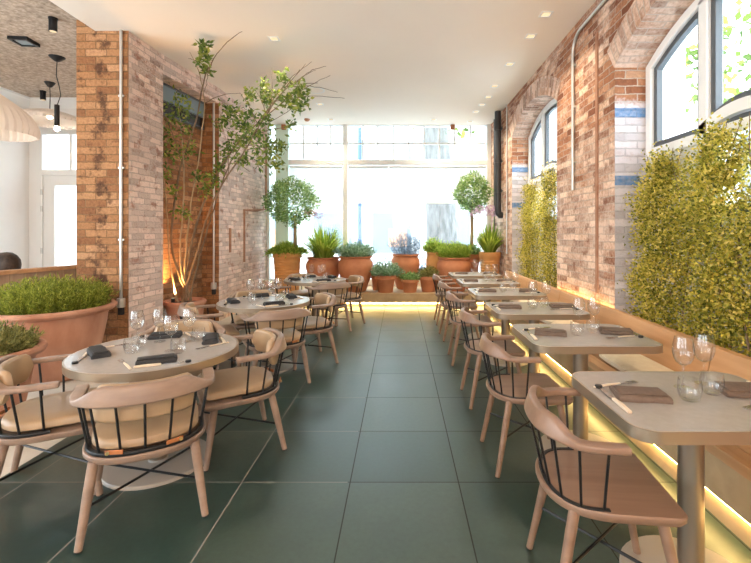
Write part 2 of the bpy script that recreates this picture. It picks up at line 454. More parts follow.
# ------------------------------------------------------------------ mesh helper
class MB:
    def __init__(self):
        self.v, self.f, self.uv = [], [], {}

    def add(self, vs, fs, uvs=None):
        o = len(self.v)
        self.v += [tuple(p) for p in vs]
        for i, f in enumerate(fs):
            if uvs is not None:
                self.uv[len(self.f)] = uvs[i]
            self.f.append(tuple(o + k for k in f))
        return self

    def box(self, c, s, rz=0.0, R=None):
        hx, hy, hz = s[0] / 2, s[1] / 2, s[2] / 2
        vs = [Vector((x, y, z)) for z in (-hz, hz) for y in (-hy, hy) for x in (-hx, hx)]
        R = R or Matrix.Rotation(rz, 3, 'Z')
        vs = [R @ p + Vector(c) for p in vs]
        return self.add(vs, [(0, 2, 3, 1), (4, 5, 7, 6), (0, 1, 5, 4), (2, 6, 7, 3), (0, 4, 6, 2), (1, 3, 7, 5)])

    def tube(self, pts, rad, n=8, cap=True):
        pts = [Vector(p) for p in pts]
        if isinstance(rad, (int, float)):
            rad = [rad] * len(pts)
        vs, fs = [], []
        up = None
        for i, p in enumerate(pts):
            d = (pts[min(i + 1, len(pts) - 1)] - pts[max(i - 1, 0)])
            d = d.normalized() if d.length > 1e-9 else Vector((0, 0, 1))
            if up is None:
                ref = Vector((0, 0, 1)) if abs(d.z) < 0.9 else Vector((1, 0, 0))
                up = d.cross(ref).normalized()
            up = (up - d * up.dot(d)).normalized()
            si = d.cross(up)
            for k in range(n):
                a = 2 * PI * k / n
                vs.append(p + (up * math.cos(a) + si * math.sin(a)) * rad[i])
        for i in range(len(pts) - 1):
            for k in range(n):
                k2 = (k + 1) % n
                fs.append((i * n + k, i * n + k2, (i + 1) * n + k2, (i + 1) * n + k))
        if cap:
            fs.append(tuple(range(n))[::-1])
            fs.append(tuple((len(pts) - 1) * n + k for k in range(n)))
        return self.add(vs, fs)

    def lathe(self, prof, n=24, c=(0, 0, 0), wob=None):
        vs, fs = [], []
        for r, z in prof:
            for k in range(n):
                a = 2 * PI * k / n
                rr = r * (wob(a, z) if wob else 1)
                vs.append((c[0] + rr * math.cos(a), c[1] + rr * math.sin(a), c[2] + z))
        for i in range(len(prof) - 1):
            for k in range(n):
                k2 = (k + 1) % n
                fs.append((i * n + k, i * n + k2, (i + 1) * n + k2, (i + 1) * n + k))
        if prof[0][0] > 1e-6:
            fs.append(tuple(range(n))[::-1])
        if prof[-1][0] > 1e-6:
            fs.append(tuple((len(prof) - 1) * n + k for k in range(n)))
        return self.add(vs, fs)

    def loft(self, rings, cap=True, closed=True):
        n = len(rings[0])
        vs = [p for r in rings for p in r]
        fs = []
        for i in range(len(rings) - 1):
            for k in range(n if closed else n - 1):
                k2 = (k + 1) % n
                fs.append((i * n + k, i * n + k2, (i + 1) * n + k2, (i + 1) * n + k))
        if cap:
            fs.append(tuple(range(n))[::-1])
            fs.append(tuple((len(rings) - 1) * n + k for k in range(n)))
        return self.add(vs, fs)

    def prism(self, poly, z0, z1):
        return self.loft([[(x, y, z0) for x, y in poly], [(x, y, z1) for x, y in poly]])

    def wallprism(self, poly, z0, z1):
        """vertical faces with metre UVs running round the outline (outline counter-clockwise)"""
        u = 0.0
        for i in range(len(poly)):
            a, b = Vector(poly[i]), Vector(poly[(i + 1) % len(poly)])
            L = (b - a).length
            self.add([(a.x, a.y, z0), (b.x, b.y, z0), (b.x, b.y, z1), (a.x, a.y, z1)], [(0, 1, 2, 3)],
                     [[(u, z0), (u + L, z0), (u + L, z1), (u, z1)]])
            u += L
        n = len(poly)
        self.add([(x, y, z1) for x, y in poly], [tuple(range(n))], [[(x, y) for x, y in poly]])
        self.add([(x, y, z0) for x, y in poly], [tuple(range(n))[::-1]], [[(x, y) for x, y in poly][::-1]])
        return self

    def build(self, name, material, parent=None, smooth=False, bevel=0.0, seg=2, weld=False):
        me = bpy.data.meshes.new(name)
        me.from_pydata([tuple(p) for p in self.v], [], self.f)
        if self.uv:
            l = me.uv_layers.new(name='UVMap')
            for fi, uvs in self.uv.items():
                p = me.polygons[fi]
                for k, li in enumerate(p.loop_indices):
                    l.data[li].uv = uvs[k]
        if weld:
            bm = bmesh.new()
            bm.from_mesh(me)
            bmesh.ops.remove_doubles(bm, verts=bm.verts, dist=1e-5)
            bm.to_mesh(me)
            bm.free()
        me.materials.append(material)
        if smooth:
            me.polygons.foreach_set('use_smooth', [True] * len(me.polygons))
            if hasattr(me, 'set_sharp_from_angle'):
                me.set_sharp_from_angle(angle=math.radians(42))
        me.update()
        o = bpy.data.objects.new(name, me)
        C.objects.link(o)
        if parent is not None:
            o.parent = parent
        if bevel:
            b = o.modifiers.new('bevel', 'BEVEL')
            b.width = bevel
            b.segments = seg
            b.limit_method = 'ANGLE'
            b.angle_limit = math.radians(40)
        return o


def tag(o, label, cat, group=None):
    o['label'] = label
    o['category'] = cat
    if group:
        o['group'] = group
    return o


def thing(name, label, cat, loc=(0, 0, 0), rz=0.0, group=None):
    o = bpy.data.objects.new(name, None)
    o.empty_display_size = 0.1
    C.objects.link(o)
    o.location = loc
    o.rotation_euler = (0, 0, rz)
    return tag(o, label, cat, group)


def struct(o):
    o['kind'] = 'structure'
    return o


def kids(o):
    return [c for c in CH.get(o.name, [])]


CH = {}


def index_children():
    CH.clear()
    for o in bpy.data.objects:
        if o.parent:
            CH.setdefault(o.parent.name, []).append(o)


def dup(root, loc, rz, label, group=None):
    r = root.copy()
    C.objects.link(r)
    r.location = loc
    r.rotation_euler = (0, 0, rz)
    r['label'] = label
    if group:
        r['group'] = group
    for ch in CH.get(root.name, []):
        c = ch.copy()
        C.objects.link(c)
        c.parent = r
        for g in CH.get(ch.name, []):
            d = g.copy()
            C.objects.link(d)
            d.parent = c
    return r


def px(x, y, Y):
    """the point at depth Y seen at picture point (x, y)"""
    return Vector(((x - 400) / F * Y, Y, H0 + (232 - y) / F * Y))


def leaves(P, D, L, W, mb=None):
    """diamond leaves: bases P, directions D (n,3), lengths L, widths W"""
    n = len(P)
    D = D / (np.linalg.norm(D, axis=1, keepdims=True) + 1e-9)
    r = rng.normal(size=(n, 3))
    sd = np.cross(D, r)
    sd /= (np.linalg.norm(sd, axis=1, keepdims=True) + 1e-9)
    L = np.broadcast_to(L, (n,))[:, None]
    W = np.broadcast_to(W, (n,))[:, None]
    nn = np.cross(D, sd)
    a = P
    b = P + D * L * 0.45 + sd * W * 0.5 + nn * L * 0.06
    c = P + D * L
    d = P + D * L * 0.45 - sd * W * 0.5 + nn * L * 0.06
    V = np.stack([a, b, c, d], 1).reshape(-1, 3)
    mb = mb or MB()
    o = len(mb.v)
    mb.v += [tuple(p) for p in V.tolist()]
    mb.f += [(o + 4 * i, o + 4 * i + 1, o + 4 * i + 2, o + 4 * i + 3) for i in range(n)]
    return mb


def smoothstep(x):
    x = max(0.0, min(1.0, x))
    return x * x * (3 - 2 * x)


# ------------------------------------------------------------------ the room
HC = 3.63          # dining room ceiling
HL = 3.755         # sprayed ceiling of the other room
XW, XR, XO = 1.90, 2.20, 2.36
Y0, Y1 = -2.7, 8.89

struct(MB().box((-0.175, 3.1, -0.05), (4.15, 11.7, 0.1)).build('floor', M['floor']))
struct(MB().box((-4.5, 2.9, -0.049), (4.5, 11.9, 0.098)).build('floor_left', M['floor_pale']))
struct(MB().box((-0.75, 3.15, HC + 0.1), (5.3, 11.9, 0.2)).build('ceiling', M['ceiling']))
struct(MB().box((-5.1, 2.6, HL + 0.05), (3.5, 10.8, 0.1)).build('ceiling_left', M['plaster']))

# right wall with two segmental arches
ARCH = [(2.72, 1.03, 2.84), (6.16, 1.03, 2.98)]   # centre Y, half width, spring height
RISE = 0.30
RAD = (1.03 ** 2 + RISE ** 2) / (2 * RISE)


def arch_z(y, c, hw, zs):
    d = y - c
    return zs + RISE - (RAD - math.sqrt(max(0, RAD * RAD - d * d)))


mbw, mbj, mbs = MB(), MB(), MB()
ys = [Y0]
for c, hw, zs in ARCH:
    y_prev = ys[-1]
    # plain run up to the arch
    a, b = y_prev, c - hw
    mbw.add([(XW, b, 0), (XW, a, 0), (XW, a, HC + .1), (XW, b, HC + .1)], [(0, 1, 2, 3)], [[(b, 0), (a, 0), (a, HC + .1), (b, HC + .1)]])
    N = 20
    pts = [c - hw + 2 * hw * i / N for i in range(N + 1)]
    arc = 0.0
    for i in range(N):
        p, q = pts[i], pts[i + 1]
        zp, zq = arch_z(p, c, hw, zs), arch_z(q, c, hw, zs)
        mbw.add([(XW, q, zq), (XW, p, zp), (XW, p, HC + .1), (XW, q, HC + .1)], [(0, 1, 2, 3)], [[(q, zq), (p, zp), (p, HC + .1), (q, HC + .1)]])
        L = math.hypot(q - p, zq - zp)
        mbs.add([(XW, p, zp), (XW, q, zq), (XR + .1, q, zq), (XR + .1, p, zp)], [(0, 1, 2, 3)],
                [[(0, arc), (0, arc + L), (.4, arc + L), (.4, arc)]])
        arc += L
    for yj, s in ((c - hw, 1), (c + hw, -1)):
        vs = [(XW, yj, 0), (XR + .1, yj, 0), (XR + .1, yj, zs), (XW, yj, zs)]
        mbj.add(vs, [(0, 1, 2, 3) if s < 0 else (3, 2, 1, 0)], [[(0, 0), (.4, 0), (.4, zs), (0, zs)][::1 if s < 0 else -1]])
    ys.append(c + hw)
a, b = ys[-1], Y1 + 0.1
mbw.add([(XW, b, 0), (XW, a, 0), (XW, a, HC + .1), (XW, b, HC + .1)], [(0, 1, 2, 3)], [[(b, 0), (a, 0), (a, HC + .1), (b, HC + .1)]])
struct(mbw.build('wall_right', M['brick_right']))
struct(mbj.build('wall_right_reveal', M['brick_jamb']))
struct(mbs.build('wall_right_soffit', M['brick_arch'], smooth=True))
# brick voussoir rings round the arches, a finger proud of the wall
for c, hw, zs in ARCH:
    mb = MB()
    N = 24
    cz = zs + RISE - RAD
    a0 = math.asin(hw / RAD)
    rin, rout = RAD, RAD + 0.235
    outer = []
    for i in range(N):
        t0, t1 = -a0 + 2 * a0 * i / N, -a0 + 2 * a0 * (i + 1) / N
        def P(t, r, x):
            return (x, c + r * math.sin(t), cz + r * math.cos(t))
        u0, u1 = (t0 + a0) * RAD, (t1 + a0) * RAD
        x = XW - 0.008
        mb.add([P(t0, rin, x), P(t0, rout, x), P(t1, rout, x), P(t1, rin, x)], [(0, 1, 2, 3)], [[(0, u0), (.228, u0), (.228, u1), (0, u1)]])
        mb.add([P(t0, rin, XW + .02), P(t0, rin, x), P(t1, rin, x), P(t1, rin, XW + .02)], [(0, 1, 2, 3)], [[(0, u0), (.02, u0), (.02, u1), (0, u1)]])
        mb.add([P(t0, rout, x), P(t0, rout, XW + .02), P(t1, rout, XW + .02), P(t1, rout, x)], [(0, 1, 2, 3)], [[(0, u0), (.02, u0), (.02, u1), (0, u1)]])
    for t, s in ((-a0, 1), (a0, -1)):
        f = [P(t, rin, XW + .02), P(t, rout, XW + .02), P(t, rout, XW - .008), P(t, rin, XW - .008)]
        mb.add(f, [(0, 1, 2, 3)], [[(0, 0), (.2, 0), (.2, .02), (0, .02)]])
    struct(mb.build('trim_arch', M['brick_arch'], weld=True))
struct(MB().box((XW - .002, 4.08, 2.05), (.02, .045, 2.5)).build('wall_right_scar', M['scar']))

# outer leaf of the wall behind the arches: white painted, with the window openings cut
SILL = 2.08
for c, hw, zs in ARCH:
    sill = SILL + (zs - 2.84)
    mb = MB()
    # side bays closed below the sill, centre bay open down to a lower light
    for (a, b, zt) in ((c - hw - .05, c - .36, sill), (c + .36, c + hw + .05, sill), (c - .36, c + .36, 1.5)):
        mb.box((XR + .09, (a + b) / 2, zt / 2), (.16, b - a, zt))
    struct(mb.build('wall_right_outer', M['white_wall']))
mb = MB()
for a, b in ((Y0, ARCH[0][0] - 1.03), (ARCH[0][0] + 1.03, ARCH[1][0] - 1.03), (ARCH[1][0] + 1.03, Y1 + .1)):
    mb.box((XR + .19, (a + b) / 2, HC / 2 + .05), (.2, b - a + .1, HC + .1))
for c, hw, zs in ARCH:
    mb.box((XR + .19, c, (zs + RISE + HC + .1) / 2), (.2, 2.06, HC + .1 - zs - RISE))
struct(mb.build('wall_right_exterior', M['white_wall']))


def arc_pts(y0, y1, c, hw, zs, inset, n=12):
    out = []
    cz = zs + RISE - RAD
    for i in range(n + 1):
        y = y0 + (y1 - y0) * i / n
        r = RAD - inset
        out.append((y, cz + math.sqrt(max(0, r * r - (y - c) ** 2))))
    return out


def framed(mb, loop_out, loop_in, x0, x1):
    """closed flat ring between two loops in the YZ plane, from x0 to x1"""
    n = len(loop_out)
    rings = [[(x0, y, z) for y, z in loop_out], [(x0, y, z) for y, z in loop_in],
             [(x1, y, z) for y, z in loop_in], [(x1, y, z) for y, z in loop_out]]
    vs = [p for r in rings for p in r]
    fs = []
    for i in range(4):
        j = (i + 1) % 4
        for k in range(n):
            k2 = (k + 1) % n
            fs.append((i * n + k, j * n + k, j * n + k2, i * n + k2))
    mb.add(vs, fs)


for wi, (c, hw, zs) in enumerate(ARCH):
    sill = SILL + (zs - 2.84)
    root = bpy.data.objects.new('window_%d' % (wi + 1), None)
    C.objects.link(root)
    struct(root)
    # outer frame
    def loop(y0, y1, z0a, z0b, inset):
        top = arc_pts(y1, y0, c, hw, zs, inset)
        return [(y0, z0a), (y1, z0b)] + top
    fr = MB()
    framed(fr, loop(c - hw, c + hw, sill - .05, sill - .05, 0.0), loop(c - hw + .075, c + hw - .075, sill + .03, sill + .03, .075), XR - .03, XR + .09)
    fr.build('window_frame', M['frame_white'], root, bevel=.006)
    for s in (-1, 1):
        zt = arc_pts(c + s * .32, c + s * .33, c, hw, zs, .05, 1)[0][1]
        MB().box((XR + .03, c + s * .325, (sill + zt) / 2), (.12, .09, zt - sill)).build('mullion', M['frame_white'], root, bevel=.008)
    # curved transom of the centre bay
    tr = MB()
    up, lo = [], []
    for i in range(13):
        y = c - .37 + .74 * i / 12
        zz = sill + .02 + .09 * (1 - ((y - c) / .37) ** 2)
        up.append((y, zz + .05))
        lo.append((y, zz - .03))
    lp = up + lo[::-1]
    tr.loft([[(XR - .03, y, z) for y, z in lp], [(XR + .09, y, z) for y, z in lp]])
    tr.build('transom', M['frame_white'], root)
    # dark sashes and panes
    bays = [(c - hw + .075, c - .37, sill + .03, None), (c + .37, c + hw - .075, sill + .03, None), (c - .28, c + .28, None, None)]
    for bi, (ya, yb, zb, _) in enumerate(bays):
        if zb is None:
            bot = [(ya + (yb - ya) * i / 8, sill + .07 + .09 * (1 - ((ya + (yb - ya) * i / 8 - c) / .37) ** 2)) for i in range(9)]
            boti = [(ya + .045 + (yb - ya - .09) * i / 8, sill + .115 + .09 * (1 - ((ya + (yb - ya) * i / 8 - c) / .37) ** 2)) for i in range(9)]
        else:
            bot = [(ya, zb), (yb, zb)]
            boti = [(ya + .045, zb + .045), (yb - .045, zb + .045)]
        o_ = bot + arc_pts(yb, ya, c, hw, zs, .075)
        i_ = boti + arc_pts(yb - .045, ya + .045, c, hw, zs, .12)
        sm = MB()
        framed(sm, o_, i_, XR + .0, XR + .05)
        sm.build('sash', M['frame_dark'], root)
        gm = MB()
        gm.loft([[(XR + .022, y, z) for y, z in i_], [(XR + .028, y, z) for y, z in i_]])
        gm.build('pane', M['pane'], root)
    # lower centre light
    lo_o = [(c - .33, 1.5), (c + .33, 1.5)] + [(c + .33 - .66 * i / 8, sill - .02 + .09 * (1 - ((.33 - .66 * i / 8) / .37) ** 2)) for i in range(9)]
    lo_i = [(c - .27, 1.57), (c + .27, 1.57)] + [(c + .27 - .54 * i / 8, sill - .08 + .09 * (1 - ((.27 - .54 * i / 8) / .37) ** 2)) for i in range(9)]
    sm = MB()
    framed(sm, lo_o, lo_i, XR + .0, XR + .05)
    sm.build('sash', M['frame_dark'], root)
    gm = MB()
    gm.loft([[(XR + .022, y, z) for y, z in lo_i], [(XR + .028, y, z) for y, z in lo_i]])
    gm.build('pane', M['pane'], root)

# left side: pier, recess, second pier
struct(MB().wallprism([(-3.61, 4.73), (-3.03, 4.73), (-3.03, 4.735), (-3.61, 4.735)], 0, HL + .05).build('wall_left_pier_face', M['brick_left']))
struct(MB().wallprism([(-3.61, 4.735), (-3.03, 4.735), (-3.00, 5.37), (-3.61, 5.37)], 0, HL + .05).build('wall_left_pier', M['brick_pale']))
struct(MB().wallprism([(-3.75, 5.37), (-3.28, 5.37), (-3.08, 6.6), (-3.75, 6.6)], 0, HC + .05).build('wall_left_recess', M['brick_recess']))
struct(MB().wallprism([(-3.75, 6.6), (-2.82, 6.6), (-2.82, 6.605), (-3.75, 6.605)], 0, HC + .05).build('wall_left_return', M['brick_recess']))
struct(MB().wallprism([(-3.75, 6.605), (-2.82, 6.605), (-2.77, 9.0), (-3.75, 9.0)], 0, HC + .05).build('wall_left', M['brick_pale']))
struct(MB().wallprism([(-3.28, 5.37), (-3.00, 5.37), (-2.82, 6.6), (-3.08, 6.6)], 3.39, HC + .05).build('wall_left_lintel', M['brick_pale']))
# chased-out brown scars on the pale brick
for (pts, nm) in (([(-2.812, 7.0, 1.05), (-2.812, 7.0, 1.45)], 0), ([(-2.80, 7.6, .85), (-2.80, 7.6, 1.78), (-2.79, 8.2, 1.80), (-2.775, 8.75, 1.86), (-2.775, 8.76, 3.3)], 1)):
    struct(MB().tube(pts, .028, 6).build('wall_left_scar', M['scar']))

# dark glazed panel high in the recess, sky reflection painted on its upper pane
wroot = bpy.data.objects.new('window_3', None)
C.objects.link(wroot)
struct(wroot)
d = Vector((0.2, 1.23, 0)).normalized()
ang = math.atan2(d.y, d.x)
mid = Vector((-3.18, 5.985, 0)) + Vector((d.y, -d.x, 0)) * 0.03
MB().box((mid.x, mid.y, 3.18), (1.18, .06, .44), ang).build('window_frame', M['frame_dark'], wroot, bevel=.005)
m2 = mid + Vector((d.y, -d.x, 0)) * 0.036
MB().box((m2.x, m2.y, 3.25), (1.10, .012, .20), ang).build('sky_sheen_pane', M['sky_sheen_and_louvre'], wroot)
MB().box((m2.x, m2.y, 3.06), (1.10, .012, .14), ang).build('lower_pane', M['black_glass'], wroot)

# other room
XL = -6.65
mb = MB()
mb.box((XL - .05, 5.95, HL / 2), (.1, 4.1, HL + .1))
mb.box((XL - .05, -1.95, HL / 2), (.1, 1.7, HL + .1))
mb.box((XL - .05, 1.4, .2), (.1, 5.0, .5))
mb.box((XL - .05, 1.4, 3.6), (.1, 5.0, .45))
for y in (.5, 2.3):
    mb.box((XL - .05, y, 1.9), (.1, .12, 3.0))
struct(mb.build('wall_side_room', M['white_wall']))
struct(MB().box((XL - .05, 1.4, 1.9), (.008, 5.0, 3.0)).build('window_6', M['pane']))  # unseen side windows, added to bring more daylight into the room
YF = 7.6
mb = MB()
mb.box((-6.575, YF + .08, HL / 2), (.15, .16, HL + .1))
mb.box((-4.4, YF + .08, HL / 2), (1.8, .16, HL + .1))
mb.box((-5.9, YF + .08, 3.52), (1.2, .16, .58))
struct(mb.build('wall_far_room', M['white_wall']))
mb = MB()
prof = [(0, 0), (0.14, 0), (0.13, -.03), (0.08, -.05), (0.05, -.10), (0.02, -.12), (0, -.16)]
mb.loft([[(XL + a, y, HL + b) for a, b in prof] for y in (-2.6, YF)])
struct(mb.build('trim_1', M['frame_white'], smooth=True))
mb = MB()
mb.loft([[(x, YF - a, HL + b) for a, b in prof] for x in (XL, -3.5)])
struct(mb.build('trim_2', M['frame_white'], smooth=True))
# glazed door with a fanlight
droot = bpy.data.objects.new('door_1', None)
C.objects.link(droot)
struct(droot)
fx0, fx1 = -6.5, -5.3
mb = MB()
framed(mb, [(fx0, 0), (fx1, 0), (fx1, 3.23), (fx0, 3.23)], [(fx0 + .1, .02), (fx1 - .1, .02), (fx1 - .1, 3.13), (fx0 + .1, 3.13)], 0, .14)
mb.v = [(y, YF + x - .02, z) for x, y, z in mb.v]
mb.build('door_frame', M['frame_white'], droot)
MB().box(((fx0 + fx1) / 2, YF + .03, 2.45), (1.05, .12, .1)).build('transom', M['frame_white'], droot, bevel=.01)
mb = MB()
framed(mb, [(fx0 + .1, .03), (fx1 - .1, .03), (fx1 - .1, 2.4), (fx0 + .1, 2.4)], [(fx0 + .3, .45), (fx1 - .25, .45), (fx1 - .25, 2.22), (fx0 + .3, 2.22)], 0, .05)
mb.v = [(y, YF + x + .01, z) for x, y, z in mb.v]
mb.build('door_leaf', M['frame_white'], droot)
MB().box(((fx0 + fx1) / 2 + .02, YF + .035, 1.33), (.66, .008, 1.80)).build('pane', M['pane'], droot)
MB().box(((fx0 + fx1) / 2, YF + .035, 2.82), (1.02, .008, .64)).build('pane', M['pane'], droot)
MB().box((-5.9, YF + .03, 2.82), (.05, .07, .64)).build('glazing_bar', M['frame_white'], droot)
for z in (1.0, 1.75, 2.05):
    MB().tube([(fx0 + .1, YF - .03, z), (fx0 + .1, YF - .03, z + .1)], .016, 8).build('hinge', M['conduit'], droot)

# wall behind the viewer, with unseen windows added to let daylight in
mb = MB()
mb.box((-2.2, Y0 - .08, .5), (8.9, .16, 1.0))
mb.box((-2.2, Y0 - .08, 3.25), (8.9, .16, 1.2))
for x in (-6.4, -3.6, -1.0, 1.6):
    mb.box((x, Y0 - .08, 1.9), (1.3, .155, 3.1))
struct(mb.build('wall_front', M['white_wall']))
struct(MB().box((-2.2, Y0 - .08, 1.9), (8.7, .008, 1.9)).build('window_4', M['pane']))

# ------------------------------------------------------------------ street window
WY = 8.89
KZ = WY / F
def wx(p): return (p - 400) * KZ
def wz(p): return H0 + (232 - p) * KZ
win = bpy.data.objects.new('window_5', None)
C.objects.link(win)
struct(win)
MB().box((-.45, WY + .06, .2), (4.8, .14, .4)).build('bottom_rail', M['frame_white'], win)
MB().box((-.45, WY + .06, wz(124)), (4.8, .14, .07)).build('top_rail', M['frame_white'], win)
MB().box((-.45, WY + .05, wz(162.6)), (4.8, .17, .11)).build('transom', M['frame_white'], win, bevel=.01)
for x0, x1, m_ in ((276, 289, 'frame_green'), (343, 348, 'frame_white'), (486.5, 491.5, 'frame_white'), (266, 270, 'frame_white')):
    MB().box(((wx(x0) + wx(x1)) / 2, WY + .05, HC / 2), (wx(x1) - wx(x0), .2, HC)).build('post', M[m_], win, bevel=.008)
bars = [303.0, 316.7, 330.1] + [362.7, 377.7, 393.4, 408.7, 424.0, 439.4, 454.7, 470.7]
for b in bars:
    MB().box((wx(b), WY + .06, (wz(124) + wz(160)) / 2), (.028, .05, wz(124) - wz(160))).build('glazing_bar', M['frame_white'], win)
MB().box((-.45, WY + .062, wz(143)), (4.75, .046, .028)).build('glazing_bar', M['frame_white'], win)
for x0, x1 in ((270, 276), (289, 343), (348, 486.5)):
    MB().box(((wx(x0) + wx(x1)) / 2, WY + .075, (.4 + wz(165)) / 2), (wx(x1) - wx(x0), .008, wz(165) - .4)).build('pane', M['pane'], win)
    MB().box(((wx(x0) + wx(x1)) / 2, WY + .085, (wz(124) + wz(160)) / 2), (wx(x1) - wx(x0), .008, wz(124) - wz(160))).build('pane', M['pane'], win)
for (x0, x1, lb) in ((290, 342.5, 'white roller blind half lowered in the narrow bay beside the green post'),
                     (348.5, 388.5, 'white roller blind half lowered beside the slim window mullion'),
                     (389.2, 486, 'widest white roller blind, half lowered before the tree trunk')):
    t = thing('roller_blind', lb, 'blind', ((wx(x0) + wx(x1)) / 2, WY - .02, wz(167)), 0, 'roller blinds in the street window')
    wd = wx(x1) - wx(x0)
    MB().box((0, 0, -(wz(167) - wz(203)) / 2), (wd, .004, wz(167) - wz(203))).build('cloth', M['blind'], t)
    MB().tube([(-wd / 2, 0, 0.0), (wd / 2, 0, 0.0)], .022, 10).build('roller', M['frame_white'], t)
    MB().box((0, 0, -(wz(167) - wz(203))), (wd, .014, .022)).build('bottom_bar', M['frame_white'], t)

# platform for the planters, with the warm strip below it
PF, PZ = 7.84, 0.25
struct(MB().box((-.45, (PF + WY) / 2, .165), (4.7, WY - PF, .17)).build('trim_3', M['concrete'], bevel=.006))
struct(MB().box((-.45, (PF + .12 + WY) / 2, .04), (4.7, WY - PF - .12, .08)).build('trim_4', M['concrete']))
t = thing('strip_light', 'warm yellow light strip glowing under the planter platform', 'light', (0, PF + .10, .055))
MB().box((-.45, 0, 0), (4.6, .016, .02)).build('diffuser', M['led'], t)

# ------------------------------------------------------------------ bench along the right wall
bench = thing('banquette_bench', 'long built-in timber bench on a concrete plinth along the brick wall', 'bench', (0, 0, 0))
BY0, BY1 = -.6, 7.25
BL, BC = BY1 - BY0, (BY0 + BY1) / 2
MB().box((1.695, BC, .265), (.39, BL, .27)).build('plinth', M['concrete'], bench, bevel=.005)
MB().box((1.7125, BC, .065), (.355, BL, .13)).build('plinth_foot', M['concrete'], bench)
for i, x in enumerate((1.425, 1.52, 1.615, 1.71)):
    MB().box((x, BC, .425), (.088, BL, .05)).build('seat_plank', M['bench_wood'], bench, bevel=.004)
bp = [BY0, 1.2, 2.45, 3.86, 4.77, 6.0, BY1]
for a, b in zip(bp[:-1], bp[1:]):
    mb = MB()
    sec = [(1.755, .45), (1.79, .45), (1.855, .70), (1.855, .725), (1.805, .725)]
    mb.loft([[(x, y, z) for x, z in sec] for y in (a + .004, b - .004)])
    mb.build('back_panel', M['bench_wood'], bench, bevel=.004)
MB().box((1.518, BC, .124), (.012, BL - .1, .010)).build('light_strip', M['led'], bench)

MB().box((1.882, 4.44, .66), (.018, 1.30, .018)).build('wall_washer', M['led'], bench)

# cushions lying on the bench
def cushion(y0, y1, label):
    t = thing('bench_cushion', label, 'cushion', (1.61, (y0 + y1) / 2, .451), 0, 'cream seat pads on the bench')
    hl, hw_ = (y1 - y0) / 2, .15
    rings = []
    for z, s in ((0, .03), (.015, 0), (.04, 0), (.055, .025), (.06, .07)):
        q = []
        for k in range(40):
            a = 2 * PI * k / 40
            cx, cy = abs(math.cos(a)) ** .35 * (1 if math.cos(a) >= 0 else -1), abs(math.sin(a)) ** .35 * (1 if math.sin(a) >= 0 else -1)
            q.append((cx * (hw_ - s), cy * (hl - s), z))
        rings.append(q)
    MB().loft(rings).build('pad', M['cream'], t, smooth=True)


ORD = ['sixth', 'fifth', 'fourth', 'third', 'second', 'first']   # counted from the planters
for (y0, y1, k) in ((2.2, 3.2, 1), (3.22, 4.2, 2), (4.22, 5.2, 3), (5.22, 6.2, 4), (6.22, 7.1, 5)):
    cushion(y0, y1, 'cream seat pad on the bench behind the %s table from the planters' % ORD[k])

# trough behind the bench that the climbers grow in
for c, hw, zs in ARCH:
    mb = MB()
    mb.box((2.045, c, .30), (.28, 2 * hw - .04, .6))
    struct(mb.build('trim_5', M['white_wall']))

# ------------------------------------------------------------------ tables on the right
def rrect(hx, hy, r, n=7):
    out = []
    for cx, cy, a0 in ((hx - r, hy - r, 0), (-hx + r, hy - r, PI / 2), (-hx + r, -hy + r, PI), (hx - r, -hy + r, 1.5 * PI)):
        for i in range(n + 1):
            a = a0 + PI / 2 * i / n
            out.append((cx + r * math.cos(a), cy + r * math.sin(a)))
    return out


def circ(r, n=56):
    return [(r * math.cos(2 * PI * k / n), r * math.sin(2 * PI * k / n)) for k in range(n)]


TABZ = 0.74
TY = [1.67, 2.69, 3.62, 4.60, 5.58, 6.55]
TX = 1.145


def table(name, label, outline, ztop, leg_r, base_r, loc, group, inner):
    t = thing(name, label, 'table', loc, 0, group)
    MB().prism(inner, ztop - .042, ztop).build('tabletop', M['table_top'], t, bevel=.002)
    n = len(outline)
    mb = MB()
    mb.loft([[(x, y, ztop - .043) for x, y in inner], [(x, y, ztop - .043) for x, y in outline], [(x, y, ztop - .001) for x, y in outline],
             [(x, y, ztop - .001) for x, y in inner]], cap=False)
    mb.build('edge_band', M['table_edge'], t, smooth=True)
    MB().lathe([(leg_r, .018), (leg_r, ztop - .042)], 28).build('pedestal', M['table_leg'], t, smooth=True)
    MB().lathe([(base_r, 0), (base_r, .012), (base_r - .006, .018), (leg_r + .005, .022), (leg_r, .03)], 40).build('base_plate', M['table_base'], t, smooth=True)
    return t


out = rrect(.375, .30, .085)
inn = rrect(.368, .293, .08)
first = None
for i, y in enumerate(TY):
    lb = '%s small rectangular bench table counted from the planters, bronze edged' % ORD[i]
    if i == 0:
        first = table('bench_table', lb, out, TABZ, .045, .25, (TX, y, 0), 'rectangular tables along the bench', inn)
        index_children()
    else:
        dup(first, (TX, y, 0), 0, lb)

# round tables
RT = [(-1.46, 2.56), (-1.39, 4.35), (-1.27, 6.33)]
RZ = 0.68
RWHERE = ['the large shrub pot', 'the tall recess tree', 'the window planters']
for i, (x, y) in enumerate(RT):
    lb = ['round pedestal table laid for four beside the large shrub pot', 'round pedestal table laid for four in front of the tall recess tree',
          'round pedestal table laid for four next to the window planters'][i]
    if i == 0:
        rt0 = table('round_table', lb, circ(.455), RZ, .05, .29, (x, y, 0), 'round tables', circ(.447))
        index_children()
    else:
        dup(rt0, (x, y, 0), 0, lb)


